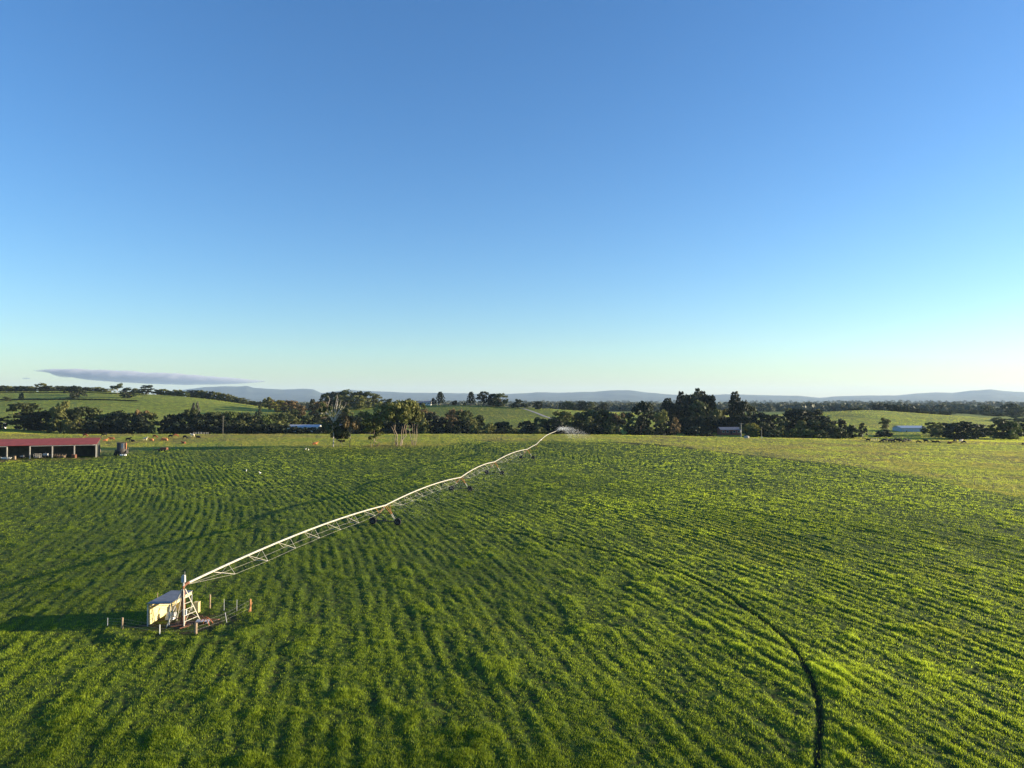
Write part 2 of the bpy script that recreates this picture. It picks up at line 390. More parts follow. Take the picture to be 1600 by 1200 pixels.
def leaves(centres, radii, per, size, seed, flat=.75):
    r = np.random.default_rng(seed); Cc = np.repeat(np.array(centres, float), per, 0); Rr = np.repeat(np.array(radii, float), per)
    n = len(Cc); d = r.normal(size=(n, 3)); d /= np.linalg.norm(d, axis=1)[:, None]
    d[:, 2] = np.where(d[:, 2] < -.2, d[:, 2]*.5, d[:, 2])
    P = Cc+d*Rr[:, None]*(r.random(n)**.35)[:, None]*np.array([1, 1, flat])
    nrm = d*.9+r.normal(size=(n, 3))*.6+np.array([0, 0, .25]); nrm /= np.linalg.norm(nrm, axis=1)[:, None]
    a = np.cross(nrm, r.normal(size=(n, 3))); a /= np.linalg.norm(a, axis=1)[:, None]; b = np.cross(nrm, a)
    s = (size*1.75*(.55+.9*r.random(n)))[:, None]
    q = np.stack([P-a*s*.6, P+b*s*.45, P+a*s*.6+nrm*s*.15, P-b*s*.45], 1)
    return q.reshape(-1, 3)
_tm = {}
def tree_meshes(shape, col, var):
    """unit height 1, unit half width .5: (trunk mesh, crown mesh)"""
    key = (shape, col, var)
    if key in _tm: return _tm[key]
    r = np.random.default_rng(hash_(shape)+var*7); cs = []; rs = []; tb = MB(); per = 34; size = .042; flat = .8; bark = m_bark
    def limb(a, b, r0, r1, k=4):
        a = Vector(a); b = Vector(b); L = (b-a).length; pts = []
        for i in range(k+1):
            t = i/k; p = a.lerp(b, t)
            if 0 < i < k: p += Vector(r.normal(size=3))*L*.05
            pts.append(p)
        tb.tube(pts, [r0+(r1-r0)*i/k for i in range(k+1)], 5)
    if shape == 'round':
        limb((0, 0, -.04), (0, 0, .45), .035, .02)
        for k in range(52):
            th = r.random()*6.28; ph = r.random(); zz = .06+.84*ph; env = .44*math.sin(math.pi*min(1, (zz+.06)/1.06))**.5
            q = env*math.sqrt(r.random())*(.85+.3*math.sin(3*th+var)); cs.append((q*math.cos(th), q*math.sin(th), zz)); rs.append(.10+.05*r.random())
        for k in range(5): th = k*1.26; limb((0, 0, .3), (.25*math.cos(th), .25*math.sin(th), .6), .016, .006)
    elif shape == 'spread':       # open gum: bare trunk, tiers of foliage with gaps
        bark = m_gumbark; lean = r.normal()*.05
        limb((0, 0, -.04), (lean, 0, .42), .020, .014)
        for k in range(8):
            th = k*2.4+r.random(); q = .2+.24*r.random(); zz = .52+.38*r.random()*(1-q*.6)
            e = (lean+q*math.cos(th), q*math.sin(th), zz); limb((lean, 0, .36+.1*r.random()), e, .014, .004)
            for j in range(4):
                cs.append((e[0]+r.normal()*.06, e[1]+r.normal()*.06, min(.93, e[2]+r.normal()*.045))); rs.append(.10+.05*r.random())
        per = 48; size = .036; flat = .8
    elif shape == 'flat':         # wide flat topped, layered
        limb((0, 0, -.04), (0, 0, .5), .03, .02)
        for k in range(44):
            th = r.random()*6.28; tier = (.3, .52, .72, .86)[int(r.random()*4)]; env = (.34, .46, .42, .26)[(.3, .52, .72, .86).index(tier)]
            q = env*r.random()**.5; cs.append((q*math.cos(th), q*math.sin(th), tier+r.normal()*.03)); rs.append(.12+.04*r.random())
        flat = .62; size = .04
        for k in range(6): th = k*1.05; limb((0, 0, .35), (.3*math.cos(th), .3*math.sin(th), .65), .014, .005)
    elif shape == 'cone':         # araucaria pine: whorls of drooping branches with clumped tips, domed top
        limb((0, 0, -.04), (0, 0, .95), .026, .006, 6); per = 22; size = .024
        for k in range(13):
            zz = .2+.75*k/12; env = .44*(1-zz)**.62+.03; nb = 7
            for j in range(nb):
                th = 6.28*j/nb+k*.7; q = env*(.8+.3*r.random())
                cs.append((q*math.cos(th), q*math.sin(th), zz+r.normal()*.012)); rs.append(.04+.02*r.random())
                if env > .15: cs.append((.5*q*math.cos(th), .5*q*math.sin(th), zz+.015)); rs.append(.05)
        flat = .7
    elif shape == 'tall':
        limb((0, 0, -.04), (0, 0, .8), .03, .008)
        for k in range(38):
            th = r.random()*6.28; zz = .2+.75*r.random(); env = .40*math.sin(math.pi*zz**.8)**.6
            q = env*r.random()**.5; cs.append((q*math.cos(th), q*math.sin(th), zz)); rs.append(.07+.04*r.random())
        flat = 1.1; size = .036
    elif shape == 'bush':
        limb((0, 0, -.04), (0, 0, .3), .03, .02)
        for k in range(34):
            th = r.random()*6.28; zz = .08+.78*r.random(); env = .46*math.sqrt(max(.02, 1-(max(0, zz-.25)/.68)**2))
            q = env*r.random()**.5; cs.append((q*math.cos(th), q*math.sin(th), zz)); rs.append(.12+.05*r.random())
        per = 30; size = .06; flat = .75
    elif shape == 'multi':        # clump of pale leaning stems under a broad irregular crown
        bark = m_gumbark
        for k in range(6):
            th = k*1.05+r.random()*.4; b = (.07*math.cos(th), .05*math.sin(th), -.03); e = (.25*math.cos(th), .22*math.sin(th), .42+.12*r.random())
            limb(b, e, .014, .007)
            for j in range(11):
                cs.append((e[0]*1.15+r.normal()*.11, e[1]*1.15+r.normal()*.11, e[2]+.10+.3*r.random())); rs.append(.09+.04*r.random())
        for k in range(16): cs.append((r.normal()*.14, r.normal()*.14, .6+.32*r.random())); rs.append(.11)
        per = 42; size = .034
    elif shape == 'sparse':       # thin stems, see-through crown
        bark = m_gumbark
        for k in range(3):
            th = k*2.1; b = (.04*math.cos(th), .04*math.sin(th), -.03); e = (.16*math.cos(th), .14*math.sin(th), .8); limb(b, e, .009, .003, 6)
            for j in range(13):
                t = .38+.62*r.random(); cs.append((e[0]*t+r.normal()*.1, e[1]*t+r.normal()*.09, e[2]*t+.08+r.normal()*.03)); rs.append(.075+.04*r.random())
        for k in range(3): cs.append((r.normal()*.07, r.normal()*.05, .24+.05*r.random())); rs.append(.045)
        per = 26; size = .034
    elif shape == 'bare':         # dead bleached limbs over a little low foliage
        bark = m_white
        limb((0, 0, -.04), (.01, 0, .5), .016, .010)
        for k in range(9):
            th = k*2.4; q = .18+.2*r.random(); e = (q*math.cos(th), q*.8*math.sin(th), .68+.3*r.random()); mid = (q*.5*math.cos(th), q*.4*math.sin(th), .62)
            limb((.01, 0, .42+.08*r.random()), mid, .008, .006); limb(mid, e, .006, .002)
            limb(mid, (e[0]*1.2, e[1]*1.2, e[2]-.12), .006, .002)
        for k in range(13):
            th = r.random()*6.28; q = .12+.27*r.random(); cs.append((q*math.cos(th), q*math.sin(th), .2+.26*r.random())); rs.append(.06+.03*r.random())
        for k in range(7):
            th = r.random()*6.28; q = .3; cs.append((q*math.cos(th), q*math.sin(th), .6+.25*r.random())); rs.append(.05)
        per = 36; size = .034
    Vq = leaves(cs, rs, per, size, var*31+len(cs), flat)
    # fit the crown to the unit box
    lo = np.percentile(Vq, 2.5, axis=0); hi = np.percentile(Vq, 97.5, axis=0)
    sx = 1/max(hi[0]-lo[0], hi[1]-lo[1]); topz = np.percentile(Vq[:, 2], 99.3)
    Vq = Vq*np.array([sx, sx, 1/topz]); tb.v = [(x*sx, y*sx, z/topz) for x, y, z in tb.v]
    cm = mesh_np("crown", Vq, np.arange(len(Vq)).reshape(-1, 4), 4, [leafmat(col)])
    tm = bpy.data.meshes.new("trunk"); tm.from_pydata(tb.v, [], tb.f); tm.materials.append(bark); tm.polygons.foreach_set('use_smooth', [True]*len(tb.f)); tm.update()
    _tm[key] = (tm, cm); return _tm[key]
def hash_(s): return sum(ord(c)*(i+1) for i, c in enumerate(s))
KIND = {'round': ('broadleaf_tree', 'tree', 'round'), 'spread': ('gum_tree', 'tree', 'open gum'), 'flat': ('flat_topped_tree', 'tree', 'flat-topped'),
        'cone': ('pine_tree', 'tree', 'conical pine'), 'tall': ('poplar_tree', 'tree', 'narrow'), 'bush': ('bush', 'bush', 'low'),
        'multi': ('gum_tree', 'tree', 'many-stemmed gum'), 'sparse': ('gum_tree', 'tree', 'thin gum'), 'bare': ('gum_tree', 'tree', 'half-dead gum')}
COLW = {'dark': 'dark green', 'deep': 'blackish green', 'olive': 'olive', 'green': 'mid green', 'yellow': 'yellowish', 'brown': 'brownish', 'grey': 'grey-green'}
ORD = "leftmost second third fourth fifth sixth seventh eighth ninth tenth eleventh twelfth thirteenth fourteenth fifteenth sixteenth seventeenth eighteenth nineteenth twentieth".split()
ORD += ["twenty-first", "twenty-second", "twenty-third", "twenty-fourth", "twenty-fifth", "twenty-sixth", "twenty-seventh", "twenty-eighth", "twenty-ninth", "thirtieth"]
_cnt = [0]
def plant(cx, top, wpx, Yd, shape, col, label, group=None, base=None):
    x = (cx-800)/F*Yd; z0 = float(base_h(np.array([x]), np.array([float(Yd)]))[0])-.15
    if Yd < 430: z0 += float(micro(np.array([x]), np.array([float(Yd)]))[0][0])
    if base is not None: z0 = min(z0, pt(cx, base, Yd).z)
    zt = pt(cx, top, Yd).z; h = max(zt-z0, 2.0); wd = wpx/F*Yd
    _cnt[0] += 1; tm, cm = tree_meshes(shape, col, _cnt[0] % 3)
    nm, cat, _ = KIND[shape]; o = empty(nm, (x, Yd, z0)); tag(o, label, cat, group)
    rz = (_cnt[0]*2.39) % 6.28
    # the empty carries the size, its children are plain copies
    o.scale = (wd, wd, h); o.rotation_euler = (0, 0, rz)
    for n_, me in (('trunk', tm), ('crown', cm)):
        c = bpy.data.objects.new(n_, me); C.objects.link(c); c.parent = o
    return o
def belt(place, group, rows):
    rows = sorted(rows); n = len(rows)
    for k, (cx, top, wpx, Yd, shape, col) in enumerate(rows):
        od = ORD[k] if k == 0 or n < 2 else ORD[k]+" from left"
        if n > 1 and k == n-1: od = "rightmost"
        if n == 1: lab = f"{COLW[col]} {KIND[shape][2]} {KIND[shape][1]} {place}"
        else: lab = f"{COLW[col]} {KIND[shape][2]}{'' if 'gum' in KIND[shape][2] or 'pine' in KIND[shape][2] else ' '+KIND[shape][1]}, {od} {place}"
        plant(cx, top, wpx, Yd, shape, col, lab, group)

G1 = "trees of the belt beyond the field"
belt("in belt straight above red shed", G1, [
 (1, 653, 16, 500, 'round', 'deep'), (40, 630, 44, 505, 'flat', 'dark'), (46, 645, 34, 512, 'round', 'deep'), (64, 643, 26, 508, 'round', 'deep'), (80, 642, 26, 506, 'round', 'deep'),
 (98, 627, 26, 495, 'spread', 'olive'), (94, 643, 26, 488, 'bush', 'olive'), (113, 637, 26, 500, 'spread', 'olive'), (110, 656, 26, 478, 'bush', 'olive'), (126, 636, 28, 498, 'round', 'dark'),
 (124, 652, 24, 476, 'tall', 'olive'), (145, 637, 32, 502, 'round', 'dark'), (140, 657, 26, 482, 'bush', 'deep'), (158, 648, 24, 500, 'round', 'olive')])
belt("in belt between red shed and hedge gap", G1, [
 (165, 651, 22, 492, 'bush', 'deep'), (177, 643, 22, 500, 'sparse', 'olive'), (187, 643, 26, 496, 'round', 'deep'), (178, 655, 30, 480, 'bush', 'deep'), (203, 646, 28, 498, 'flat', 'dark'), (200, 657, 28, 478, 'bush', 'deep'),
 (222, 641, 28, 500, 'spread', 'brown'), (220, 652, 30, 484, 'bush', 'deep'), (236, 645, 20, 500, 'flat', 'olive'), (238, 660, 10, 476, 'tall', 'olive')])
belt("in belt between hedge gap and thin pole", G1, [
 (262, 652, 22, 495, 'bush', 'deep'), (272, 648, 20, 505, 'round', 'deep'), (286, 646, 24, 500, 'round', 'deep'), (276, 660, 26, 478, 'bush', 'deep'), (305, 629, 13, 508, 'spread', 'grey'), (299, 640, 22, 500, 'round', 'dark'),
 (302, 655, 30, 480, 'bush', 'deep'), (318, 647, 24, 500, 'round', 'deep'), (335, 644, 26, 502, 'flat', 'dark'), (328, 656, 30, 482, 'bush', 'deep'), (344, 648, 18, 500, 'round', 'deep')])
G2 = "trees of the low wood behind the yellow pasture"
belt("in wood between thin pole and white roof", G2, [
 (353, 645, 20, 530, 'round', 'dark'), (363, 644, 20, 525, 'round', 'green'), (374, 645, 20, 535, 'round', 'dark'), (385, 646, 20, 530, 'round', 'dark'), (394, 650, 18, 520, 'bush', 'olive'), (403, 644, 14, 515, 'tall', 'deep'),
 (413, 649, 20, 530, 'round', 'green'), (426, 648, 22, 535, 'round', 'dark'), (420, 655, 20, 515, 'bush', 'green'), (440, 646, 22, 540, 'round', 'dark'),
 (377, 657, 24, 500, 'bush', 'olive'), (436, 658, 20, 505, 'bush', 'olive')])
for k, (a, b) in enumerate(((352, 661), (366, 662), (381, 663), (396, 662), (411, 663), (427, 662))):
    plant(a, b, 26, 476+k % 2*5, 'bush', 'deep', f"blackish clipped-looking bush, {ORD[k]} in the dark hedge right of thin pole", "bushes of the dark hedge")
for k, (a, b) in enumerate(((443, 664), (458, 667), (473, 668), (488, 668), (503, 667), (514, 664))):
    plant(a, b, 26, 476+k % 2*5, 'bush', 'deep', f"blackish low bush, {ORD[k]} in the hedge under the long white roof", "bushes of the dark hedge")
belt("just above the long white roof", G2, [
 (455, 640, 26, 640, 'round', 'dark'), (447, 645, 20, 600, 'flat', 'olive'), (458, 652, 22, 575, 'bush', 'olive'), (470, 650, 20, 585, 'round', 'deep'), (482, 649, 20, 585, 'round', 'dark'), (494, 648, 20, 590, 'round', 'deep'),
 (489, 624, 13, 690, 'tall', 'deep'), (500, 628, 26, 660, 'round', 'brown'), (508, 640, 30, 600, 'spread', 'olive'), (516, 652, 26, 560, 'round', 'deep'), (532, 636, 28, 640, 'round', 'olive'), (538, 650, 24, 540, 'round', 'deep')])
belt("on slope left of tall skyline grove", "trees on the slope behind the wood", [
 (406, 633, 7, 720, 'tall', 'dark'), (436, 626, 22, 800, 'round', 'yellow'), (419, 621, 16, 900, 'bush', 'olive'), (428, 625, 14, 880, 'bush', 'brown'), (455, 626, 24, 760, 'round', 'brown'), (470, 634, 16, 740, 'round', 'brown')])
belt("in tall grove against the mountains", "trees of the tall grove", [
 (510, 615, 20, 830, 'round', 'dark'), (523, 613, 20, 850, 'round', 'deep'), (541, 610, 26, 835, 'round', 'dark'), (535, 618, 24, 815, 'round', 'olive'), (561, 612, 18, 835, 'round', 'dark'), (562, 618, 20, 815, 'round', 'olive'),
 (576, 613, 22, 835, 'round', 'dark'), (588, 617, 15, 840, 'round', 'olive'), (597, 629, 22, 850, 'bush', 'dark')])
G3 = "paddock gums at the field edge"
plant(521, 630, 42, 318, 'bare', 'dark', "half-dead gum with bleached bare limbs, first tree of the field-edge row", G3, 700)
plant(531, 664, 26, 322, 'sparse', 'deep', "small dark tree tucked between the bleached gum and brownish gum", G3, 699)
plant(547, 645, 30, 316, 'spread', 'brown', "brownish-crowned leaning gum right of the bleached gum", G3, 701)
plant(583, 638, 36, 318, 'sparse', 'olive', "thin-stemmed see-through gum standing alone mid-row at field edge", G3, 700)
plant(624, 627, 48, 322, 'multi', 'olive', "largest field-edge gum with many pale stems under a dark crown", G3, 698)
plant(646, 632, 26, 326, 'multi', 'olive', "smaller olive gum with pinkish stem, last of the field-edge row", G3, 697)
belt("in wood behind the field-edge gums", G2, [
 (556, 652, 26, 500, 'round', 'deep'), (570, 644, 24, 520, 'round', 'dark'), (584, 650, 22, 505, 'round', 'deep'), (597, 643, 22, 525, 'round', 'brown'), (608, 641, 28, 520, 'round', 'deep'), (602, 655, 28, 490, 'bush', 'deep'), (628, 645, 30, 515, 'round', 'deep'), (650, 648, 26, 510, 'round', 'dark'),
 (606, 623, 13, 780, 'sparse', 'dark'), (634, 623, 18, 780, 'spread', 'dark'), (647, 625, 10, 800, 'sparse', 'olive')])
belt("between field-edge gums and grass gap", G2, [
 (664, 641, 26, 520, 'round', 'brown'), (672, 645, 24, 505, 'round', 'deep'), (660, 655, 22, 485, 'bush', 'olive'), (686, 650, 26, 495, 'round', 'deep'), (697, 655, 16, 520, 'tall', 'olive'), (707, 640, 24, 530, 'spread', 'brown'), (705, 652, 24, 495, 'round', 'brown'),
 (722, 642, 26, 525, 'round', 'dark'), (724, 656, 24, 490, 'round', 'deep'), (735, 652, 18, 500, 'round', 'olive'), (748, 650, 20, 515, 'round', 'dark'), (744, 663, 22, 482, 'bush', 'olive'), (764, 662, 24, 486, 'bush', 'olive'), (712, 666, 24, 474, 'bush', 'deep'), (690, 668, 22, 474, 'bush', 'deep')])
belt("in the low scrub across the grass gap", G2, [
 (778, 660, 18, 500, 'round', 'deep'), (789, 659, 18, 505, 'round', 'dark'), (783, 670, 22, 476, 'bush', 'deep'), (802, 670, 22, 478, 'bush', 'olive'), (820, 671, 22, 478, 'bush', 'deep')])
belt("in the clump left of the end spray", G2, [
 (822, 658, 22, 505, 'round', 'deep'), (830, 664, 20, 490, 'round', 'deep'), (841, 653, 16, 520, 'round', 'olive'), (854, 655, 22, 505, 'round', 'dark'), (846, 668, 22, 478, 'bush', 'olive'), (868, 655, 22, 500, 'round', 'deep')])
belt("in thicket behind the end spray", G2, [
 (880, 643, 32, 508, 'round', 'olive'), (876, 660, 26, 484, 'bush', 'deep'), (905, 646, 26, 515, 'round', 'dark'), (920, 641, 32, 520, 'round', 'dark'), (921, 652, 20, 495, 'tall', 'olive'), (940, 642, 34, 522, 'round', 'dark'), (912, 662, 26, 482, 'bush', 'deep'),
 (934, 662, 28, 484, 'bush', 'deep'), (957, 650, 24, 510, 'round', 'olive'), (897, 668, 24, 476, 'bush', 'deep'), (955, 665, 24, 482, 'bush', 'dark')])
belt("on the grassy ridge in the middle", "trees on the middle ridge", [
 (677, 622, 8, 860, 'cone', 'deep'), (688, 612.5, 13, 860, 'cone', 'deep'), (710, 626, 11, 858, 'bush', 'deep'), (726, 629, 4, 858, 'bush', 'deep'), (736, 612.5, 12, 858, 'cone', 'deep'),
 (756, 612, 22, 850, 'tall', 'deep'), (771, 616, 18, 848, 'round', 'deep'), (780, 615, 22, 845, 'round', 'dark'), (809, 624, 19, 840, 'bush', 'deep'), (822, 631, 5, 842, 'bush', 'dark'), (841, 627, 13, 835, 'round', 'deep')])
belt("in the far clump beyond the gravel road", "trees of the far clump", [
 (876, 630, 6, 1000, 'tall', 'dark'), (886, 627, 16, 1000, 'round', 'dark'), (897, 630, 14, 1010, 'round', 'dark'), (908, 627, 14, 1000, 'round', 'deep'), (921, 628, 16, 1000, 'round', 'dark'), (943, 630, 17, 980, 'round', 'deep'), (932, 636, 14, 980, 'bush', 'dark')])
belt("in grove left of dark pine hill", G2, [
 (967, 646, 18, 505, 'spread', 'brown'), (980, 645, 22, 560, 'round', 'green'), (1007, 629, 36, 520, 'round', 'deep'), (1001, 650, 18, 505, 'tall', 'deep'), (990, 664, 20, 485, 'bush', 'deep'), (1012, 668, 20, 480, 'bush', 'dark'),
 (1033, 641, 22, 500, 'sparse', 'olive'), (1055, 652, 14, 492, 'tall', 'brown'), (1028, 662, 18, 490, 'bush', 'deep'), (1046, 660, 26, 500, 'round', 'deep')])
belt("on the dark pine hill", "trees of the dark pine hill", [
 (1043, 623, 26, 570, 'cone', 'deep'), (1064, 613, 22, 580, 'cone', 'deep'), (1078, 617, 34, 560, 'round', 'deep'), (1090, 608, 18, 575, 'cone', 'deep'), (1098, 612, 20, 590, 'cone', 'deep'), (1104, 618, 26, 560, 'flat', 'deep'), (1092, 628, 30, 545, 'round', 'dark'), (1060, 632, 30, 548, 'round', 'deep'), (1112, 628, 16, 560, 'round', 'dark')])
belt("in hedge below the pine hill", G2, [
 (1066, 652, 22, 520, 'bush', 'deep'), (1080, 651, 26, 522, 'bush', 'deep'), (1096, 650, 26, 522, 'bush', 'deep'), (1112, 651, 26, 522, 'bush', 'deep'), (1126, 652, 22, 522, 'bush', 'deep'), (1084, 667, 26, 480, 'bush', 'deep'), (1104, 673, 22, 470, 'bush', 'deep'), (1121, 640, 18, 540, 'round', 'olive')])
belt("around the red brick house", G2, [
 (1148, 613, 25, 560, 'cone', 'deep'), (1160, 627, 18, 555, 'round', 'deep'), (1135, 640, 20, 570, 'round', 'yellow'), (1152, 650, 26, 545, 'round', 'deep'), (1138, 652, 24, 548, 'round', 'deep'), (1172, 634, 20, 600, 'round', 'dark'), (1168, 650, 22, 520, 'round', 'deep')])
belt("between brick house and blue shed", G2, [
 (1173, 662, 24, 482, 'round', 'yellow'), (1176, 668, 22, 474, 'bush', 'green'), (1187, 645, 26, 540, 'round', 'deep'), (1203, 648, 26, 520, 'round', 'deep'), (1192, 660, 18, 490, 'round', 'dark'), (1207, 672, 22, 470, 'bush', 'dark'), (1221, 652, 20, 500, 'spread', 'dark'), (1222, 666, 20, 476, 'bush', 'olive'),
 (1239, 640, 40, 540, 'round', 'deep'), (1264, 641, 44, 545, 'round', 'deep'), (1232, 640, 12, 600, 'round', 'yellow'), (1276, 640, 14, 600, 'round', 'yellow'), (1252, 657, 22, 495, 'tall', 'olive'), (1272, 657, 34, 500, 'round', 'dark'), (1238, 670, 26, 474, 'bush', 'green'), (1258, 671, 26, 472, 'bush', 'green'),
 (1280, 672, 26, 470, 'bush', 'dark'), (1293, 656, 26, 500, 'round', 'deep'), (1300, 664, 24, 485, 'bush', 'dark'), (1314, 656, 16, 505, 'round', 'deep'), (1310, 668, 24, 480, 'bush', 'dark'), (1331, 665, 22, 490, 'bush', 'dark'), (1347, 661, 12, 495, 'tall', 'deep'), (1383, 653, 15, 540, 'sparse', 'olive'), (1381, 671, 22, 510, 'bush', 'deep')])
belt("right of the blue shed", G2, [
 (1454, 660, 24, 530, 'tall', 'olive'), (1466, 664, 18, 515, 'bush', 'olive'), (1476, 661, 28, 540, 'round', 'deep'), (1502, 660, 40, 476, 'round', 'deep'), (1490, 664, 26, 490, 'bush', 'deep'), (1527, 663, 26, 520, 'round', 'deep'), (1543, 668, 18, 540, 'bush', 'grey'), (1566, 656, 28, 500, 'round', 'dark'), (1580, 659, 24, 495, 'round', 'green'), (1597, 661, 22, 540, 'round', 'deep')])
belt("on the right-hand hill ridge", "trees on the right-hand ridge", [
 (1330, 636.5, 14, 960, 'bush', 'dark'), (1343, 636.5, 12, 960, 'bush', 'dark'), (1371, 632.5, 15, 985, 'round', 'deep'), (1380, 630.5, 13, 990, 'spread', 'deep'), (1391, 632.5, 14, 990, 'round', 'deep'), (1402, 633, 15, 985, 'round', 'deep'), (1413, 635, 14, 980, 'round', 'dark'), (1423, 637, 13, 980, 'round', 'deep'),
 (1433, 639, 13, 970, 'round', 'deep'), (1444, 642, 13, 970, 'bush', 'dark'), (1456, 643, 14, 980, 'bush', 'dark'), (1470, 642, 16, 990, 'round', 'dark'), (1483, 643, 16, 990, 'bush', 'dark')])
belt("of dim trees at right edge", "dim trees at the right edge", [
 (1500, 640, 20, 1150, 'round', 'dark'), (1519, 641, 18, 1150, 'round', 'dark'), (1540, 645, 24, 1100, 'bush', 'dark'), (1580, 631, 26, 1200, 'round', 'dark'), (1560, 645, 22, 1100, 'bush', 'dark'), (1590, 636, 22, 1150, 'round', 'dark'), (1540, 634, 18, 1250, 'round', 'dark'), (1590, 650, 22, 900, 'bush', 'dark'), (1560, 652, 20, 880, 'bush', 'olive')])
plant(118, 603.5, 23, 850, 'round', 'deep', "dark spreading tree with white trunk foot on the left hillside", "lone trees on the left hill", 627)
plant(184, 599, 16, 900, 'spread', 'dark', "open gum breaking the skyline left of the round hillside pair", "lone trees on the left hill", 615)
plant(200, 606, 18, 870, 'round', 'deep', "stout dark tree on the hillside below the skyline gum", "lone trees on the left hill", 623)
plant(231, 602, 17, 960, 'flat', 'deep', "umbrella-shaped tree on the crest of the left hill", "lone trees on the left hill")
plant(33, 613, 7, 840, 'bush', 'dark', "small bush between the two hedge lines on the left hill", "lone trees on the left hill")
plant(10, 620, 11, 820, 'bush', 'dark', "small bush on the lower hedge line at the left edge", "lone trees on the left hill")
plant(291, 611.5, 10, 930, 'tall', 'green', "small sunlit tree in front of the descending ridge row", "lone trees on the left hill")
rs_ = np.random.default_rng(4)
rows = [(x_+rs_.random()*3, 602.2+2.2*rs_.random()+(2 if x_ > 105 else 0)+(x_ > 150)*2, 14+6*rs_.random(), 985+20*rs_.random(), ('round', 'round', 'bush')[int(rs_.random()*3)], ('dark', 'deep', 'olive')[int(rs_.random()*3)]) for x_ in range(-4, 176, 9)]
rows[7] = (65, 599, 15, 1000, 'round', 'olive')
belt("in skyline wood on left hilltop", "trees of the left skyline wood", rows)
rows = [(x_+rs_.random()*2, float(np.interp(x_, [210, 260, 290, 320, 350, 400, 440], [606, 608, 608, 610, 615, 626, 632]))+1.5*rs_.random(), 12+3*rs_.random(), 985, ('round', 'bush', 'bush')[int(rs_.random()*3)], ('dark', 'deep', 'olive')[int(rs_.random()*3)]) for x_ in [212, 222, 244, 253, 262, 271, 280, 297, 305, 313, 321, 329, 337, 345, 354, 364, 375, 386, 398, 410]]
belt("in row down left hill's ridge", "trees of the ridge row", rows)

# ------------------------------------------------------------------ woodland on the far plain (one mass)
def far_wood():
    r = np.random.default_rng(9); n = 5200
    k = 1.0; u = r.random(n); Yq = 1/(1/1350+(1/9000-1/1350)*u); Xq = (r.random(n)*2-1)*.74*Yq
    keep = fbm(Xq/420, Yq/700, 66, 3) > np.where(Xq > 0, .46, .5)
    Xq, Yq = Xq[keep], Yq[keep]; n = len(Xq)
    zz = base_h(Xq, Yq); m = 34
    d = r.normal(size=(n, m, 3)); d /= np.linalg.norm(d, axis=2)[:, :, None]; d[:, :, 2] = np.abs(d[:, :, 2])
    rad = (5+6*r.random(n))*(1+Yq/7000); hh = rad*(.9+.4*r.random(n))
    Cc = np.stack([Xq, Yq, zz], -1)[:, None, :]+d*np.stack([rad, rad, hh], -1)[:, None, :]
    nr = d+r.normal(size=d.shape)*.5; nr /= np.linalg.norm(nr, axis=2)[:, :, None]
    a = np.cross(nr, r.normal(size=d.shape)); a /= np.linalg.norm(a, axis=2)[:, :, None]; b = np.cross(nr, a)
    s = (rad*.34)[:, None, None]
    q = np.stack([Cc-a*s, Cc+b*s, Cc+a*s, Cc-b*s], 2).reshape(-1, 3)
    o = link("distant_woodland", mesh_np("distant_woodland", q, np.arange(len(q)).reshape(-1, 4), 4, [leafmat('wood')]))
    tag(o, kind='stuff')
far_wood()
# ------------------------------------------------------------------ object materials
m_galv = simple("galvanised_steel", (.52, .49, .41), .45, .15, .2, 1.5)
m_orangep = simple("orange_steel", (.50, .24, .07), .7, 0, .4, 3)  # orange tone for upper tower legs, crossbars and hanging braces
m_steeld = simple("dark_steel", (.07, .065, .06), .6, .2, .4, 4)
m_rubber = simple("rubber", (.022, .022, .024), .85, 0, .3, 5)
m_cream = simple("cream_sheet", (.72, .60, .30), .6, 0, .22, 1.2)
m_slate = simple("slate_roof_sheet", (.16, .17, .20), .55, 0, .25, 2)
m_wood = simple("weathered_wood", (.36, .27, .18), .9, 0, .45, 5)
m_woodo = simple("orange_wood", (.55, .26, .11), .85, 0, .35, 5)
m_iron = simple("rusty_iron", (.22, .10, .06), .85, 0, .5, 4)
m_grey = simple("grey_paint", (.42, .43, .44), .55, 0, .2, 3)
m_whitep = simple("white_paint", (.78, .78, .75), .5, 0, .12, 3)
m_wire = simple("fence_wire", (.40, .38, .34), .5, .4, .2, 3)
m_hose = simple("orange_pipe", (.55, .20, .09), .6, 0, .3, 4)
m_redroof = simple("red_roof_sheet", (.35, .075, .050), .55, 0, .22, .5)
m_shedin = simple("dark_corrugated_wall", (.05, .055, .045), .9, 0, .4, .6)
m_post = simple("grey_shed_post", (.42, .40, .36), .7, 0, .25, 2)
m_blue = simple("blue_sheet", (.44, .50, .56), .5, 0, .15, .6)
m_paleblue = simple("pale_blue_sheet", (.44, .46, .50), .5, 0, .15, .4)
m_brick = simple("red_brick", (.30, .10, .07), .85, 0, .35, 3)
m_glass = simple("dark_glass", (.03, .035, .045), .15, 0, .2, 2, spec=.6)
def corrugate(m, scale, axis=0):
    nt = m.node_tree; p = nt.nodes['Principled BSDF']; w_ = nt.nodes.new('ShaderNodeTexWave'); w_.bands_direction = 'XYZ'[axis]
    w_.inputs['Scale'].default_value = scale; nt.links.new(coords(nt), w_.inputs['Vector'])
    b = nt.nodes.new('ShaderNodeBump'); b.inputs['Strength'].default_value = .5; b.inputs['Distance'].default_value = .05
    nt.links.new(w_.outputs['Fac'], b.inputs['Height']); nt.links.new(b.outputs[0], p.inputs['Normal'])
corrugate(m_slate, 1.6, 0); corrugate(m_redroof, .7, 0); corrugate(m_cream, 1.4, 1)
def gz(x, y): return ground_z(x, y)
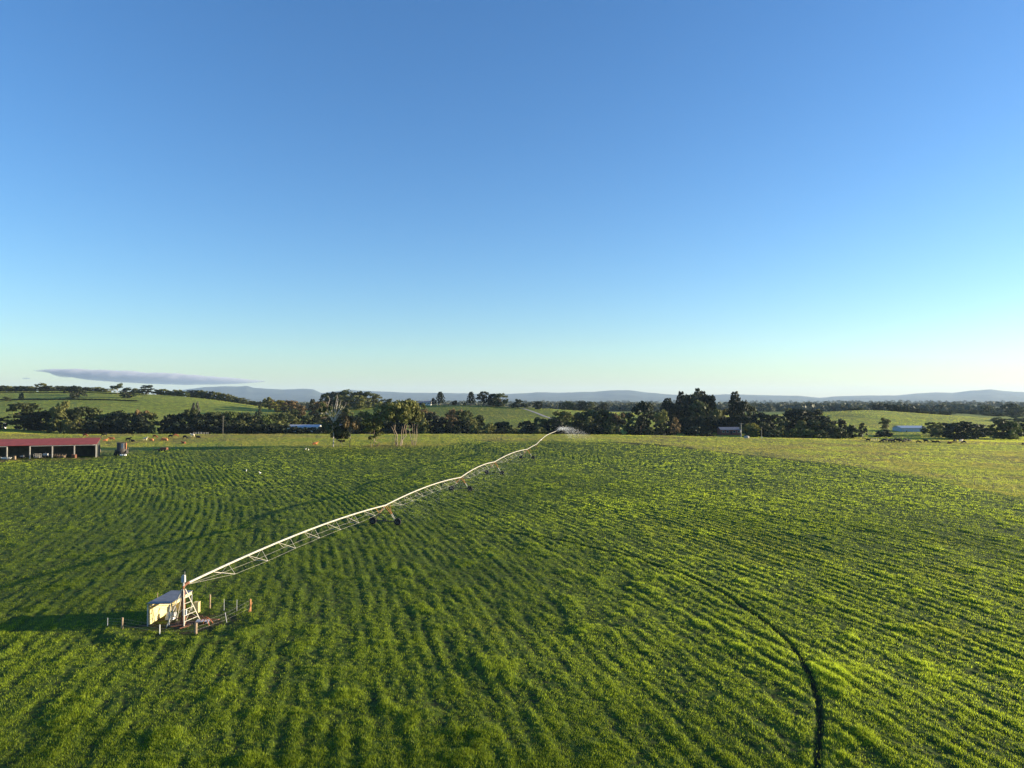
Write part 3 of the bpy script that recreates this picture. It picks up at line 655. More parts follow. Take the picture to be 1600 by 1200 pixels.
def gp(px, py):
    """where the sight line of a photo pixel meets the ground"""
    Yq = 22.5*F/max(py-624, 5)
    for k in range(30):
        q = pt(px, py, Yq); g_ = float(base_h(np.array([q.x]), np.array([q.y]))[0]); Yq = Yq*(CAMZ-g_)/max(CAMZ-q.z, .1)*.5+Yq*.5
    q = pt(px, py, Yq); return Vector((q.x, q.y, gz(q.x, q.y)))

# ------------------------------------------------------------------ centre pivot irrigator
PV = Vector((-32.9, 71.5, 0)); root = empty("centre_pivot_irrigator", PV)
tag(root, "long cream truss irrigator arm on wheeled towers crossing the green field from the ladder stand", "irrigator")
def L(p): return Vector(p)-PV
TW = [(-32.9, 71.5, 3.9), (-22.6, 127, 3.6), (-12.55, 174, 3.42), (-5.25, 212, 3.85), (5.6, 266, 3.8)]
END = [(5.6, 266, 3.8), (8.0, 281, 3.95), (10.1, 295, 3.9), (12.5, 308, 4.95), (16.3, 330, 6.0), (21.8, 356, 6.45)]
ARCH = [.75, .7, .68, .68]
# stand
g0 = gz(PV.x, PV.y)
stand = MB(); stand.tube([(0, 0, g0-.1), (0, 0, .6), (0, 0, 3.3)], [.3, .26, .16], 12); stand.tube([(0, 0, 3.2), (0, 0, 3.75), (.1, .35, 3.95), (.16, .8, 3.95)], .14, 10)
st = stand.build("riser_pipe", m_iron, root)
MB().box((0, 0, g0+.03), (1.9, 1.9, .14)).build("base_slab", simple("muddy_concrete", (.13, .095, .065), .95, 0, .4, 2), root)
feet = [(.62, -1.15), (1.25, 1.1), (-1.2, 1.15), (-1.25, -.9)]
for fx, fy in feet:
    MB().tube([(fx, fy, gz(PV.x+fx, PV.y+fy)-.05), (fx*.1, fy*.1, 3.5)], .055, 6).build("leg", m_galv, root)
ld = MB()
for k in range(1, 6):
    t_ = k/6.5; a_ = Vector((feet[0][0]*(1-t_*.9), feet[0][1]*(1-t_*.9), 3.5*t_)); b_ = Vector((feet[1][0]*(1-t_*.9), feet[1][1]*(1-t_*.9), 3.5*t_)); ld.tube([a_, b_], .035, 5)
ld.build("ladder_rungs", m_galv, root)
br = MB()
for i_ in range(4):
    a_, b_ = feet[i_], feet[(i_+1) % 4]; br.tube([(a_[0]*.95, a_[1]*.95, .25), (b_[0]*.5, b_[1]*.5, 1.75)], .02, 4)
br.build("stand_brace", m_galv, root)
cb = MB().box((0, 0, 4.5), (.34, .3, .62)).tube([(0, 0, 3.7), (0, 0, 4.25)], .09, 8).box((.02, 0, 4.86), (.24, .24, .1)).tube([(.12, 0, 4.8), (.12, 0, 5.25)], .015, 4)
cb.build("slip_ring_box", m_grey, root)
MB().box((.35, -.42, 1.3), (.35, .22, .6)).build("control_panel", m_grey, root)

def pipe_pts(a, b, arch, n=20):
    a, b = Vector(a), Vector(b); out = []
    for i_ in range(n+1):
        t_ = i_/n; p_ = a.lerp(b, t_); p_.z += 4*arch*t_*(1-t_); out.append(L(p_))
    return out
for k in range(4):
    pts = pipe_pts(TW[k] if k else (PV.x+.16, PV.y+.8, 3.95), TW[k+1], ARCH[k])
    sp = MB().tube(pts, .12, 10)
    for q_ in pts[::5]:                                   # flanges
        pass
    sp_o = sp.build("span_pipe", m_galv, root)
    dirv = (pts[-1]-pts[0]); dirv.z = 0; dirv.normalize(); side = Vector((dirv.y, -dirv.x, 0))
    nn = 8 if k < 2 else 7; lows = {1: [], -1: []}
    for i_ in range(1, nn):
        t_ = i_/nn; f_ = t_*20; i0 = int(f_); c_ = pts[i0].lerp(pts[min(i0+1, 20)], f_-i0)
        tm_ = MB(); dep_ = 1.35 if 1 < i_ < nn-1 else 1.05
        for s_ in (1, -1):
            lo = c_+side*s_*.85+Vector((0, 0, -dep_)); lows[s_].append(lo)
            f0 = max(0, f_-1.1); i1 = int(f0); c0 = pts[i1].lerp(pts[i1+1], f0-i1)
            tm_.tube([c_, lo], .026, 5); tm_.tube([c0, lo], .026, 5)
        tm_.tube([lows[1][-1], lows[-1][-1]], .028, 5)
        tm_.build("truss_brace", m_galv, sp_o)
    for s_ in (1, -1):
        MB().tube([pts[0]+Vector((0, 0, -.15))]+lows[s_]+[pts[-1]+Vector((0, 0, -.6))], .012, 4).build("truss_rod", m_galv, sp_o)
    dr = MB()
    for i_ in range(1, 20, 2):
        dr.tube([pts[i_], pts[i_]+Vector((0, 0, -1.2))], .012, 4); dr.tube([pts[i_]+Vector((0, 0, -1.2)), pts[i_]+Vector((0, 0, -1.3))], .035, 5)
    dr.build("sprinkler_drops", m_steeld, sp_o)
ep = [L(p_) for p_ in END]; fine = []
for i_ in range(len(ep)-1):                               # smooth curve through the end joints
    p0 = ep[max(i_-1, 0)]; p1 = ep[i_]; p2 = ep[i_+1]; p3 = ep[min(i_+2, len(ep)-1)]
    for j_ in range(5):
        t_ = j_/5; fine.append(.5*((2*p1)+(p2-p0)*t_+(2*p0-5*p1+4*p2-p3)*t_*t_+(3*p1-p0-3*p2+p3)*t_**3))
fine.append(ep[-1])
ov = MB().tube(fine, .125, 8).build("overhang_pipe", m_galv, root)
cb = MB()
for a_ in (fine[3], fine[10]):
    cb.tube([a_, a_+Vector((.5, -.3, -1.6))], .04, 5, 0); cb.tube([a_, a_+Vector((-.5, .3, -1.5))], .04, 5, 0); cb.tube([a_+Vector((.5, -.3, -1.6)), a_+Vector((-.5, .3, -1.5))], .03, 5, 0)
cb.build("hanging_brace", m_orangep, ov)
MB().tube([fine[15]+Vector((-.2, -.2, 0)), fine[15]+Vector((.2, .4, .06))], .3, 8).build("flange", m_galv, ov)
eg = MB().tube([ep[-1], ep[-1]+Vector((.2, 1.0, .1)), ep[-1]+Vector((1.0, 1.6, .7))], [.14, .1, .06], 8).tube([ep[-1]+Vector((-.6, 0, .0)), ep[-1]+Vector((.6, 0, .0))], .05, 5)
eg.build("end_gun", m_galv, root)
# drive towers
def wheel(c, parent, n_=22):
    w_ = MB(); ax = Vector((.19, 1, 0)).normalized()
    w_.lathe(c, ax, [(-.2, .4), (-.2, .54), (-.14, .63), (0, .65), (.14, .63), (.2, .54), (.2, .4)], n_, 0)
    w_.lathe(c, ax, [(-.2, .4), (-.08, .36), (-.06, .1), (-.1, .02)], 14, 1); w_.lathe(c, ax, [(.2, .4), (.08, .36), (.06, .1), (.1, .02)], 14, 1)
    for k_ in range(n_):                                   # tread lugs
        th = 6.283*k_/n_; a_ = Vector((1, -.19, 0)).normalized(); d_ = a_*math.cos(th)+Vector((0, 0, 1))*math.sin(th)
        s_ = 1 if k_ % 2 else -1; w_.tube([c+ax*.18*s_+d_*.61, c+d_*.69], .035, 4, 0)
    w_.build("wheel", [m_rubber, m_steeld], parent)
for k in range(1, 5):
    T_ = Vector(TW[k]); dx = Vector((1, -.19, 0)).normalized(); top = L(T_); hb = 2.32
    wl = T_-dx*hb; wr_ = T_+dx*hb; zl = gz(wl.x, wl.y)+.6; zr = gz(wr_.x, wr_.y)+.6
    wl = L((wl.x, wl.y, zl)); wr_ = L((wr_.x, wr_.y, zr)); al = Vector((.19, 1, 0)).normalized()
    tw = MB().box((wl+wr_)/2+Vector((0, 0, .05)), ((wr_-wl).length-.5, .16, .16), 0, math.atan2(dx.y, dx.x), 0, -math.asin((wr_.z-wl.z)/(wr_-wl).length)).build("drive_tower", [m_steeld], root)
    for s_, wp in ((-1, wl), (1, wr_)):
        for q_ in (-.45, .45):
            mid = top.lerp(wp, .52)+al*q_*.6; e_ = wp-dx*s_*.35+al*q_*.25
            lg = MB().tube([top+al*q_, mid], .065, 5, 0).tube([mid, e_], .055, 5, 1); lg.build("tower_leg", [m_orangep, m_galv if s_ > 0 else m_steeld], tw)
        wheel(wp, tw)
    a_ = top.lerp(wl, .5); b_ = top.lerp(wr_, .5)
    MB().tube([a_, b_], .05, 5).tube([a_, L(T_-al*5)+Vector((0, 0, .45))], .04, 5).tube([b_, top+al*2.2+Vector((0, 0, .1))], .03, 5).build("tower_crossbar", [m_orangep], tw)
    MB().box((wl+wr_)/2+Vector((0, 0, .2)), (.4, .3, .3)).build("gear_motor", [m_steeld], tw)
    MB().box(top.lerp(a_, .3), (.25, .25, .4)).build("tower_box", [m_grey], tw)

# ------------------------------------------------------------------ water spray
m_water, nt, p = newmat("water_droplets"); p.inputs['Base Color'].default_value = (.9, .93, .95, 1); p.inputs['Roughness'].default_value = .3
tr = nt.nodes.new('ShaderNodeBsdfTranslucent'); tr.inputs[0].default_value = (.95, .97, 1, 1); mx = nt.nodes.new('ShaderNodeMixShader'); mx.inputs[0].default_value = .6
nt.links.new(p.outputs[0], mx.inputs[1]); nt.links.new(tr.outputs[0], mx.inputs[2]); nt.links.new(mx.outputs[0], nt.nodes['Material Output'].inputs[0])
def drops(P, size, seed, name):
    r = np.random.default_rng(seed); n = len(P); d = [r.normal(size=(n, 3)) for _ in range(3)]
    q = np.stack([P+x_/np.linalg.norm(x_, axis=1)[:, None]*size[:, None] for x_ in d], 1).reshape(-1, 3)
    return link(name, mesh_np(name, q, np.arange(3*n).reshape(-1, 3), 3, [m_water]))
r = np.random.default_rng(5); e0 = np.array(PV)+np.array(ep[-1])+np.array([1, 1.6, .7])
n = 13000; t_ = r.random(n)**.8; ang = .15+r.normal(size=n)*.5
v0 = 4+9*r.random(n); tt = t_*2.0
P = np.stack([e0[0]+v0*tt*np.cos(ang)*.75, e0[1]+v0*tt*np.sin(ang)*.9, e0[2]+3.0*tt-2.6*tt*tt+r.normal(size=n)*.45], -1)
P[:, 2] = np.maximum(P[:, 2], 2.0+r.random(n)*.5)
tag(drops(P, .03+.045*r.random(n), 1, "end_gun_spray"), "white plume of water thrown from the far end of the irrigator arm", "water spray", None, 'thing')
for k, (a_, b_, nd) in enumerate(((1, 2, 3800), (2, 3, 3800), (3, 4, 3200))):
    pts = np.array([tuple(q_) for q_ in pipe_pts(TW[a_], TW[b_], ARCH[a_])])+np.array(PV)
    i_ = r.integers(0, 10, nd)*2+1; P = pts[i_]+np.array([0, 0, -1.25]); th = r.random(nd)*6.28; q_ = r.random(nd)**.55*5.5
    P = P+np.stack([q_*np.cos(th)+1.6, q_*np.sin(th), .1*q_-.10*q_*q_+r.normal(size=nd)*.1], -1); P[:, 2] = np.maximum(P[:, 2], .15)
    o = drops(P, .018+.022*r.random(nd)*1.0, 3+k, "sprinkler_mist")
    tag(o, ["thin mist of water under the arm between first and second wheeled towers", "thin mist of water under the arm between second and third wheeled towers", "thin mist of water under the arm between third and fourth wheeled towers"][k], "water spray", "mist under the irrigator arm", 'thing')

# ------------------------------------------------------------------ pump shelter beside the stand
hx0, hx1, hy0, hy1, hz = -36.2, -34.05, 71.0, 75.9, 2.12
hut = empty("pump_shelter", ((hx0+hx1)/2, (hy0+hy1)/2, 0)); tag(hut, "small open-fronted cream shelter with dark flat roof beside the ladder stand", "shelter")
def H_(x, y, z): return (x-(hx0+hx1)/2, y-(hy0+hy1)/2, z)
MB().box(H_((hx0+hx1)/2, (hy0+hy1)/2, hz+.06), (hx1-hx0+.16, hy1-hy0+.2, .06), 0, 0, -.015).build("roof", m_slate, hut)
MB().box(H_(hx0+.06, (hy0+hy1)/2, 1.02), (.03, hy1-hy0-.2, 1.95)).build("side_wall", m_cream, hut)
MB().box(H_((hx0+hx1)/2-.35, hy1-.06, 1.02), (hx1-hx0-.9, .03, 1.95)).build("back_wall", m_cream, hut)
MB().box(H_(hx1+.03, (hy0+hy1)/2, hz-.17), (.03, hy1-hy0+.1, .3)).build("fascia", m_cream, hut)
for x_, y_ in ((hx0, hy0), (hx1, hy0), (hx0, hy1), (hx1, hy1)):
    MB().box(H_(x_, y_, hz/2-.1), (.09, .09, hz+.2)).build("post", m_grey, hut)
MB().tube([H_(hx0+.12, hy0+.3, 1.9), H_(hx0+.12, hy1-.3, .2)], .014, 4).tube([H_(hx0+.12, hy0+.3, .2), H_(hx0+.12, hy1-.3, 1.9)], .014, 4).tube([H_(hx0, hy0, hz-.1), H_(hx1, hy0, hz-.1)], .025, 4).build("cross_brace", m_grey, hut)
pm = empty("pump", (-35.0, 73.2, gz(-35, 73.2))); tag(pm, "grey and white pump set under the cream shelter roof", "pump")
MB().tube([(-.35, 0, .5), (.35, 0, .5)], .22, 14).box((0, 0, .15), (.8, .5, .3)).build("motor", m_whitep, pm)
MB().tube([(.35, 0, .5), (.55, 0, .5), (.55, 0, 1.1), (.2, .2, 1.3)], .07, 8).lathe((.45, 0, .5), (1, 0, 0), [(-.08, .02), (-.08, .28), (.08, .28), (.08, .02)], 16).build("pump_casing", m_grey, pm)
pb = empty("cream_cabinet", (-33.25, 75.4, gz(-33.25, 75.4))); tag(pb, "small cream cabinet on the ground behind the ladder stand", "cabinet")
MB().box((0, 0, .55), (.5, .45, 1.05)).box((0, 0, 1.1), (.56, .5, .05)).build("cabinet_body", m_cream, pb); MB().box((0, -.24, .55), (.42, .02, .9)).build("door", m_cream, pb)
ss = empty("metal_sheet", (-31.1, 71.9, gz(-31.1, 71.9))); tag(ss, "bluish grey sheet of metal lying at the foot of the ladder stand", "metal sheet")
MB().box((0, 0, .22), (1.25, .55, .03), 0, .1, .12, .05).box((-.5, 0, .1), (.08, .4, .2)).box((.5, 0, .1), (.08, .4, .2)).build("sheet", m_paleblue, ss)
def pipes(name, lab, pts_list, rad, mat, cat="pipe"):
    b_ = MB()
    for q_ in pts_list: b_.tube(q_, rad, 6)
    o = b_.build(name, mat); tag(o, lab, cat); return o
zz = gz(-30.6, 71.6)
arc = [(-31.4+1.5*t/8, 71.9-.5*t/8, zz+.15+.5*math.sin(math.pi*t/8)) for t in range(9)]
arc2 = [(-30.9+.9*t/8, 71.5-.7*t/8, zz+.1+.55*math.sin(math.pi*t/8)) for t in range(9)]
pipes("bent_pipe", "tangle of orange bent pipes right of the metal sheet", [arc, arc2, [(-31.5, 72.5, zz+.2), (-29.6, 72.2, zz+.25)]], .05, m_hose)
zz = gz(-33.2, 70.6)
pipes("scrap_pipe", "rusty scrap pipes on bare soil under the ladder stand", [[(-34, 71.2, zz+.15), (-32.2, 70.6, zz+.12)], [(-33.6, 70.4, zz+.1), (-31.9, 70.9, zz+.2)], [(-32.5, 69.9, zz+.1), (-31.9, 70.5, zz+.15)], [(-33.9, 72.4, zz+.3), (-31.5, 72.8, zz+.4)]], .06, m_iron, "pipes")

# enclosure fence
en = empty("enclosure_fence", (-31.8, 72, 0)); tag(en, "wire fence on odd wooden and thin posts around the pump shelter and ladder stand", "fence")
posts = [(168, 968, 981, .035, m_grey), (191, 965, 983, .10, m_wood), (249.5, 976, 991, .045, m_whitep), (306, 973, 992, .14, m_wood), (355, 957, 973, .035, m_grey), (391, 936, 957, .10, m_woodo), (370, 937, 955, .03, m_grey), (350, 936, 954, .03, m_grey), (328, 929, 951, .09, m_wood), (246, 931, 940, .04, m_wood)]
tops = []
for i_, (px, yt, yb, rad, mt) in enumerate(posts):
    g_ = gp(px, yb); tz = pt(px, yt, g_.y).z; hgt = max(tz-g_.z, .8); lean = -.22 if px == 355 else 0
    b_ = MB().tube([(0, 0, -.3), (lean*hgt, 0, hgt)], rad, 8); b_.build("fence_post", mt, en, g_-Vector((-31.8, 72, 0))); tops.append((g_, hgt, lean))
g_ = gp(388, 958); MB().tube([(0, 0, -.1), (.35, .1, 1.0)], .045, 6).build("post_brace", m_woodo, en, g_-Vector((-31.8, 72, 0)))
wz = MB(); order = [0, 1, 2, 3, 4, 5, 6, 7, 8]
for a_, b_ in zip(order[:-1], order[1:]):
    for fr_ in (.3, .6, .9):
        A_, B_ = tops[a_], tops[b_]; pa = A_[0]+Vector((A_[2]*A_[1]*fr_, 0, A_[1]*fr_)); pb_ = B_[0]+Vector((B_[2]*B_[1]*fr_, 0, B_[1]*fr_)); o_ = Vector((-31.8, 72, 0))
        wz.tube([pa-o_, pb_-o_], .006, 3)
wz.build("fence_wire", m_wire, en)

# ------------------------------------------------------------------ field fences
def fence(name, lab, pts, gap, hgt, rad, mat, wires=(.4, .75, 1.1), wr=.012):
    P0 = Vector(pts[0]); o = empty(name, (P0.x, P0.y, gz(P0.x, P0.y))); tag(o, lab, "fence")
    org = Vector(o.location); me_ = None; heads = []; carry = 0
    for a_, b_ in zip(pts[:-1], pts[1:]):
        a_, b_ = Vector(a_), Vector(b_); d_ = (b_-a_).length; s_ = carry
        while s_ < d_:
            q_ = a_.lerp(b_, s_/d_); z_ = gz(q_.x, q_.y); s_ += gap*(.9+.2*random.random()); 
            if len(heads) >= 95: break
            if me_ is None:
                me_ = MB().tube([(0, 0, -.4), (0, 0, hgt)], rad, 6).build("fence_post", mat, o, Vector((q_.x, q_.y, z_))-org)
            else:
                c_ = bpy.data.objects.new("fence_post", me_.data); C.objects.link(c_); c_.parent = o; c_.location = Vector((q_.x, q_.y, z_))-org; c_.rotation_euler = (random.uniform(-.06, .06), random.uniform(-.06, .06), 0); c_.scale = (1, 1, random.uniform(.85, 1.1))
            heads.append(Vector((q_.x, q_.y, z_))-org)
        carry = s_-d_
    b_ = MB()
    for w_ in wires:
        b_.tube([h_+Vector((0, 0, w_*hgt/1.2)) for h_ in heads], wr, 3)
    b_.build("fence_wire", m_wire, o); return o
def onb(px, off=0): Y_ = float(np.interp(px, FBX, FBY))+off; return ((px-800)/F*Y_, Y_, 0)
fence("wire_fence", "thin dark fence slanting down right side between green field and yellow pasture", [onb(x_, 3) for x_ in range(1000, 1760, 40)], 6.0, 1.15, .07, m_steeld)
fence("wire_fence", "wire fence of pale posts along the yellow pasture edge right of the red shed", [onb(x_, 2) for x_ in range(158, 430, 40)], 9.5, 1.3, .11, m_wood)
fence("wire_fence", "fence of thin posts along the grassy crest before the brick house and dark trees", [((x_-800)/F*400, 400, 0) for x_ in range(1010, 1420, 40)], 5.0, 1.1, .06, m_wood)
fence("white_fence", "short run of white pickets on the pasture crest left of the thin pole", [((x_-800)/F*418, 418, 0) for x_ in (303, 327)], .95, 1.3, .06, m_whitep, (1.0,), .02)
fence("white_fence", "short run of white pickets on the crest left of the black cattle herd", [((x_-800)/F*404, 404, 0) for x_ in (1361, 1375)], 1.3, 1.3, .07, m_whitep, (1.0,), .02)
def hedge_line(name, lab, pxs, Yd, hh, mat):
    r = np.random.default_rng(len(name)+int(Yd)); Cs = []
    for px in np.arange(pxs[0], pxs[1], .25):
        x_ = (px-800)/F*Yd; z_ = float(base_h(np.array([x_]), np.array([Yd]))[0]); Cs.append((x_+r.normal()*.3, Yd+r.normal()*.6, z_+hh*.35))
    V_ = leaves(Cs, [hh*.5]*len(Cs), 7, hh*.35, 3); o = link(name, mesh_np(name, V_, np.arange(len(V_)).reshape(-1, 4), 4, [mat])); tag(o, lab, "hedge")
hedge_line("hedge", "lower thin dark hedge line crossing the left hill", (-60, 215), 832., 1.6, leafmat('deep'))
hedge_line("hedge", "upper thin dark hedge line near the top of the left hill", (-60, 230), 925., 1.3, leafmat('dark'))

# ------------------------------------------------------------------ red machinery shed
TH_ = R(20); ct, st_ = math.cos(TH_), math.sin(TH_); E0 = Vector((-160.3, 274, 0)); BW = 7.25
def shedY(px):
    k_ = (px-800)/F; s_ = (E0.x-k_*E0.y)/(ct-k_*st_); return E0.y-s_*st_
shed = empty("machinery_shed", (E0.x, E0.y, .0), TH_); tag(shed, "long open-fronted machinery shed with red roof at the left edge", "shed")
def roofmb(x0, x1):
    rf = MB(); rf.add([(x0, -.6, 5.32), (x1, -.6, 5.32), (x1, 7.4, 7.4), (x0, 7.4, 7.4), (x0, -.6, 5.2), (x1, -.6, 5.2), (x1, 7.4, 7.25), (x0, 7.4, 7.25)], [(0, 1, 2, 3), (7, 6, 5, 4), (4, 5, 1, 0), (5, 6, 2, 1), (6, 7, 3, 2), (7, 4, 0, 3)]); return rf
NB = 7; W_ = NB*BW
roofmb(-W_-.3, .3).build("roof", m_redroof, shed)
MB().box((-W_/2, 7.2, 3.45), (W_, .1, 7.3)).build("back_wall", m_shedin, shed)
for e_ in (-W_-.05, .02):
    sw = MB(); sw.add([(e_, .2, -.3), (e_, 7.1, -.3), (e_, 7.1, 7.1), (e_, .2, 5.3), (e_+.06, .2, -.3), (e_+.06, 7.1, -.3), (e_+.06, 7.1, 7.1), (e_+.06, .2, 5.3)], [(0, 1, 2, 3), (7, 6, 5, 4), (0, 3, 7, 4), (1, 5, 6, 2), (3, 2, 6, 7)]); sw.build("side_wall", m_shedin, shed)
for k in range(NB+1):
    MB().box((-k*BW, 0, 2.45), (.34, .34, 5.4)).build("post", m_post, shed)
for k in range(NB):
    if k == 3: continue
    MB().box((-(k+.5)*BW, -.05, 5.0), (BW-.36, .22, .26)).build("front_beam", m_whitep, shed)
for k in range(1, NB):
    MB().box((-k*BW, 3.8, 5.95), (.2, 6.6, .25), 0, 0, .25).build("rafter", m_post, shed)
def place(px, Y, name, lab, cat):
    x_ = (px-800)/F*Y; o = empty(name, (x_, Y, gz(x_, Y))); return tag(o, lab, cat)
o = place(11, shedY(11)+.8, "dinghy", "small white boat lying in the leftmost visible bay of the red shed", "boat")
MB().add([(-1.8, -.6, .75), (1.5, -.6, .75), (2.3, 0, .85), (1.5, .6, .75), (-1.8, .6, .75), (-1.5, -.4, .15), (1.3, -.35, .12), (1.9, 0, .3), (1.3, .35, .12), (-1.5, .4, .15)], [(0, 1, 6, 5), (1, 2, 7, 6), (2, 3, 8, 7), (3, 4, 9, 8), (4, 0, 5, 9), (5, 6, 7, 8, 9)]).build("hull", m_whitep, o)
MB().box((-.4, 0, .6), (.3, 1.0, .05)).build("seat", m_wood, o)
def quad(px, lab, mat):
    o = place(px, shedY(px)+2.2, "quad_bike", lab, "quad bike")
    MB().box((0, 0, .75), (1.3, .5, .35), 0, 0, 0, 0, .8).box((.45, 0, 1.0), (.3, .4, .2)).build("body", mat, o)
    MB().box((-.25, 0, 1.0), (.7, .35, .15)).build("seat", m_rubber, o)
    MB().tube([(.35, -.4, 1.25), (.3, 0, 1.15), (.35, .4, 1.25)], .03, 5).build("handlebar", m_steeld, o)
    MB().box((.7, 0, .95), (.4, .8, .06)).build("rack", m_steeld, o); MB().box((-.75, 0, .95), (.5, .8, .06)).build("rack", m_steeld, o)
    for sx in (-.6, .6):
        for sy in (-.45, .45): MB().lathe((sx, sy, .3), (0, 1, 0), [(-.13, .1), (-.13, .26), (0, .3), (.13, .26), (.13, .1)], 14).build("wheel", m_rubber, o)
quad(36, "grey quad bike in the second visible bay of the red shed", m_grey)
o = place(60, shedY(60)-1.2, "cage_trailer", "small grey cage trailer at a shed post, third visible bay", "trailer")
MB().box((0, 0, .7), (2.0, 1.4, .12)).build("bed", m_post, o)
cg = MB()
for sx in (-1, -.33, .33, 1):
    for sy in (-.7, .7): cg.tube([(sx, sy, .7), (sx, sy, 1.9)], .04, 4)
for z_ in (1.2, 1.9): cg.tube([(-1, -.7, z_), (1, -.7, z_), (1, .7, z_), (-1, .7, z_), (-1, -.7, z_)], .04, 4)
cg.build("cage", m_post, o); MB().tube([(1, 0, .65), (2.0, 0, .6)], .05, 5).build("drawbar", m_post, o)
for sy in (-.8, .8): MB().lathe((0, sy, .33), (0, 1, 0), [(-.1, .1), (-.1, .3), (0, .33), (.1, .3), (.1, .1)], 14).build("wheel", m_rubber, o)
o = place(73, shedY(73)+1.8, "field_sprayer", "dull grey sprayer machine in the third visible bay of the red shed", "sprayer")
MB().tube([(-.9, 0, 1.25), (.9, 0, 1.25)], .5, 14).build("tank", m_grey, o); MB().box((0, 0, .65), (2.2, 1.1, .15)).build("chassis", m_steeld, o)
MB().tube([(-2.4, -.2, 1.2), (-1, -.2, 1.1), (1, -.2, 1.1), (2.4, -.2, 1.2)], .05, 5).tube([(0, 0, 1.7), (0, 0, 2.3)], .04, 5).build("boom", m_grey, o)
for sy in (-.8, .8): MB().lathe((0, sy, .4), (0, 1, 0), [(-.1, .1), (-.1, .36), (0, .4), (.1, .36), (.1, .1)], 14).build("wheel", m_rubber, o)
o = place(24.6, shedY(24.6)-.9, "wooden_crate", "small brown crate leaning at the post between the two leftmost bays", "crate"); cr = MB()
for z_ in (.2, .55, .9, 1.25): cr.box((0, -.3, z_), (.6, .05, .26)).box((0, .3, z_), (.6, .05, .26)).box((-.28, 0, z_), (.05, .55, .26)).box((.28, 0, z_), (.05, .55, .26))
cr.build("crate_boards", m_wood, o)
o = place(117, shedY(117)-1.2, "wooden_crate", "large brown crate before the post left of the empty end bay", "crate"); cr = MB()
for z_ in (.2, .55, .9, 1.25): cr.box((0, -.6, z_), (1.4, .06, .26)).box((0, .6, z_), (1.4, .06, .26)).box((-.68, 0, z_), (.06, 1.1, .26)).box((.68, 0, z_), (.06, 1.1, .26))
cr.build("crate_boards", m_iron, o)
o = place(97, shedY(97)+1, "pallet_stack", "low stack of old pallets and rails in the fourth visible bay", "pallets"); cr = MB()
for k in range(5):
    for j_ in range(7): cr.box((-1.3+j_*.43, 0, .16+k*.17), (.3, 1.1, .03))
    for j_ in (-1.3, 0, 1.3): cr.box((j_, 0, .08+k*.17), (.1, 1.1, .1))
for j_ in (-2.0, -1.2, -.2, .9, 2.2): cr.tube([(j_, -.7, 0), (j_+.1, -.7, 1.5)], .06, 5)
cr.tube([(-2.1, -.7, 1.3), (2.2, -.7, 1.4)], .06, 5); cr.build("pallet_boards", m_wood, o)

# feed mixer wagon right of the shed
g_ = gp(190, 712); fw = empty("feed_wagon", g_); tag(fw, "tall dark feed wagon standing right of the red shed", "wagon")
MB().lathe((0, 0, 0), (0, 0, 1), [(1.0, 1.5), (1.6, 2.1), (2.4, 2.0), (2.7, 1.75), (5.1, 1.85), (5.15, 1.7), (2.5, 1.5), (2.4, .1)], 8).build("hopper", m_steeld, fw)
MB().box((0, 0, .95), (4.2, 2.6, .3)).box((-1.9, 0, 1.6), (.8, 1.6, 1.3)).box((1.9, 0, 1.5), (.7, 1.6, 1.1)).build("chassis", m_steeld, fw)
for sx, sy in ((-1.5, -1.5), (.3, -1.5), (-1.5, 1.5), (.3, 1.5)):
    MB().lathe((sx, sy, .75), (0, 1, 0), [(-.25, .3), (-.25, .68), (0, .78), (.25, .68), (.25, .3), (.1, .1)], 16).build("wheel", m_rubber, fw)
MB().box((1.95, -.3, 3.8), (.12, .35, 2.5)).build("side_panel", m_hose, fw); MB().box((1.2, -1.75, 3.9), (.7, .06, 1.9)).build("window_panel", m_grey, fw)
o = place(192, g_.y-3, "white_buckets", "small cluster of white tubs on the grass at the foot of the feed wagon", "tubs")
for k, (x_, y_) in enumerate(((-.6, 0), (.1, -.2), (.75, .2), (1.5, -.2))): MB().lathe((x_, y_, 0), (0, 0, 1), [(0, .25), (.6, .32), (.6, .27), (.05, .2)], 12).build("tub", m_whitep, o)
g_ = gp(253, 706); tb_ = empty("farm_trailer", g_); tag(tb_, "low rusty brown flat trailer on the pasture edge right of the feed wagon", "trailer")
MB().box((0, 0, .95), (4.6, 2.0, .2)).box((.9, 0, 1.35), (2.6, 1.6, .6)).build("bed", m_iron, tb_); MB().tube([(-2.3, 0, .9), (-3.7, 0, .5)], .08, 5).build("drawbar", m_iron, tb_)
for sx in (-.6, .6):
    for sy in (-1.1, 1.1): MB().lathe((sx, sy, .42), (0, 1, 0), [(-.12, .1), (-.12, .38), (0, .42), (.12, .38), (.12, .1)], 14).build("wheel", m_rubber, tb_)

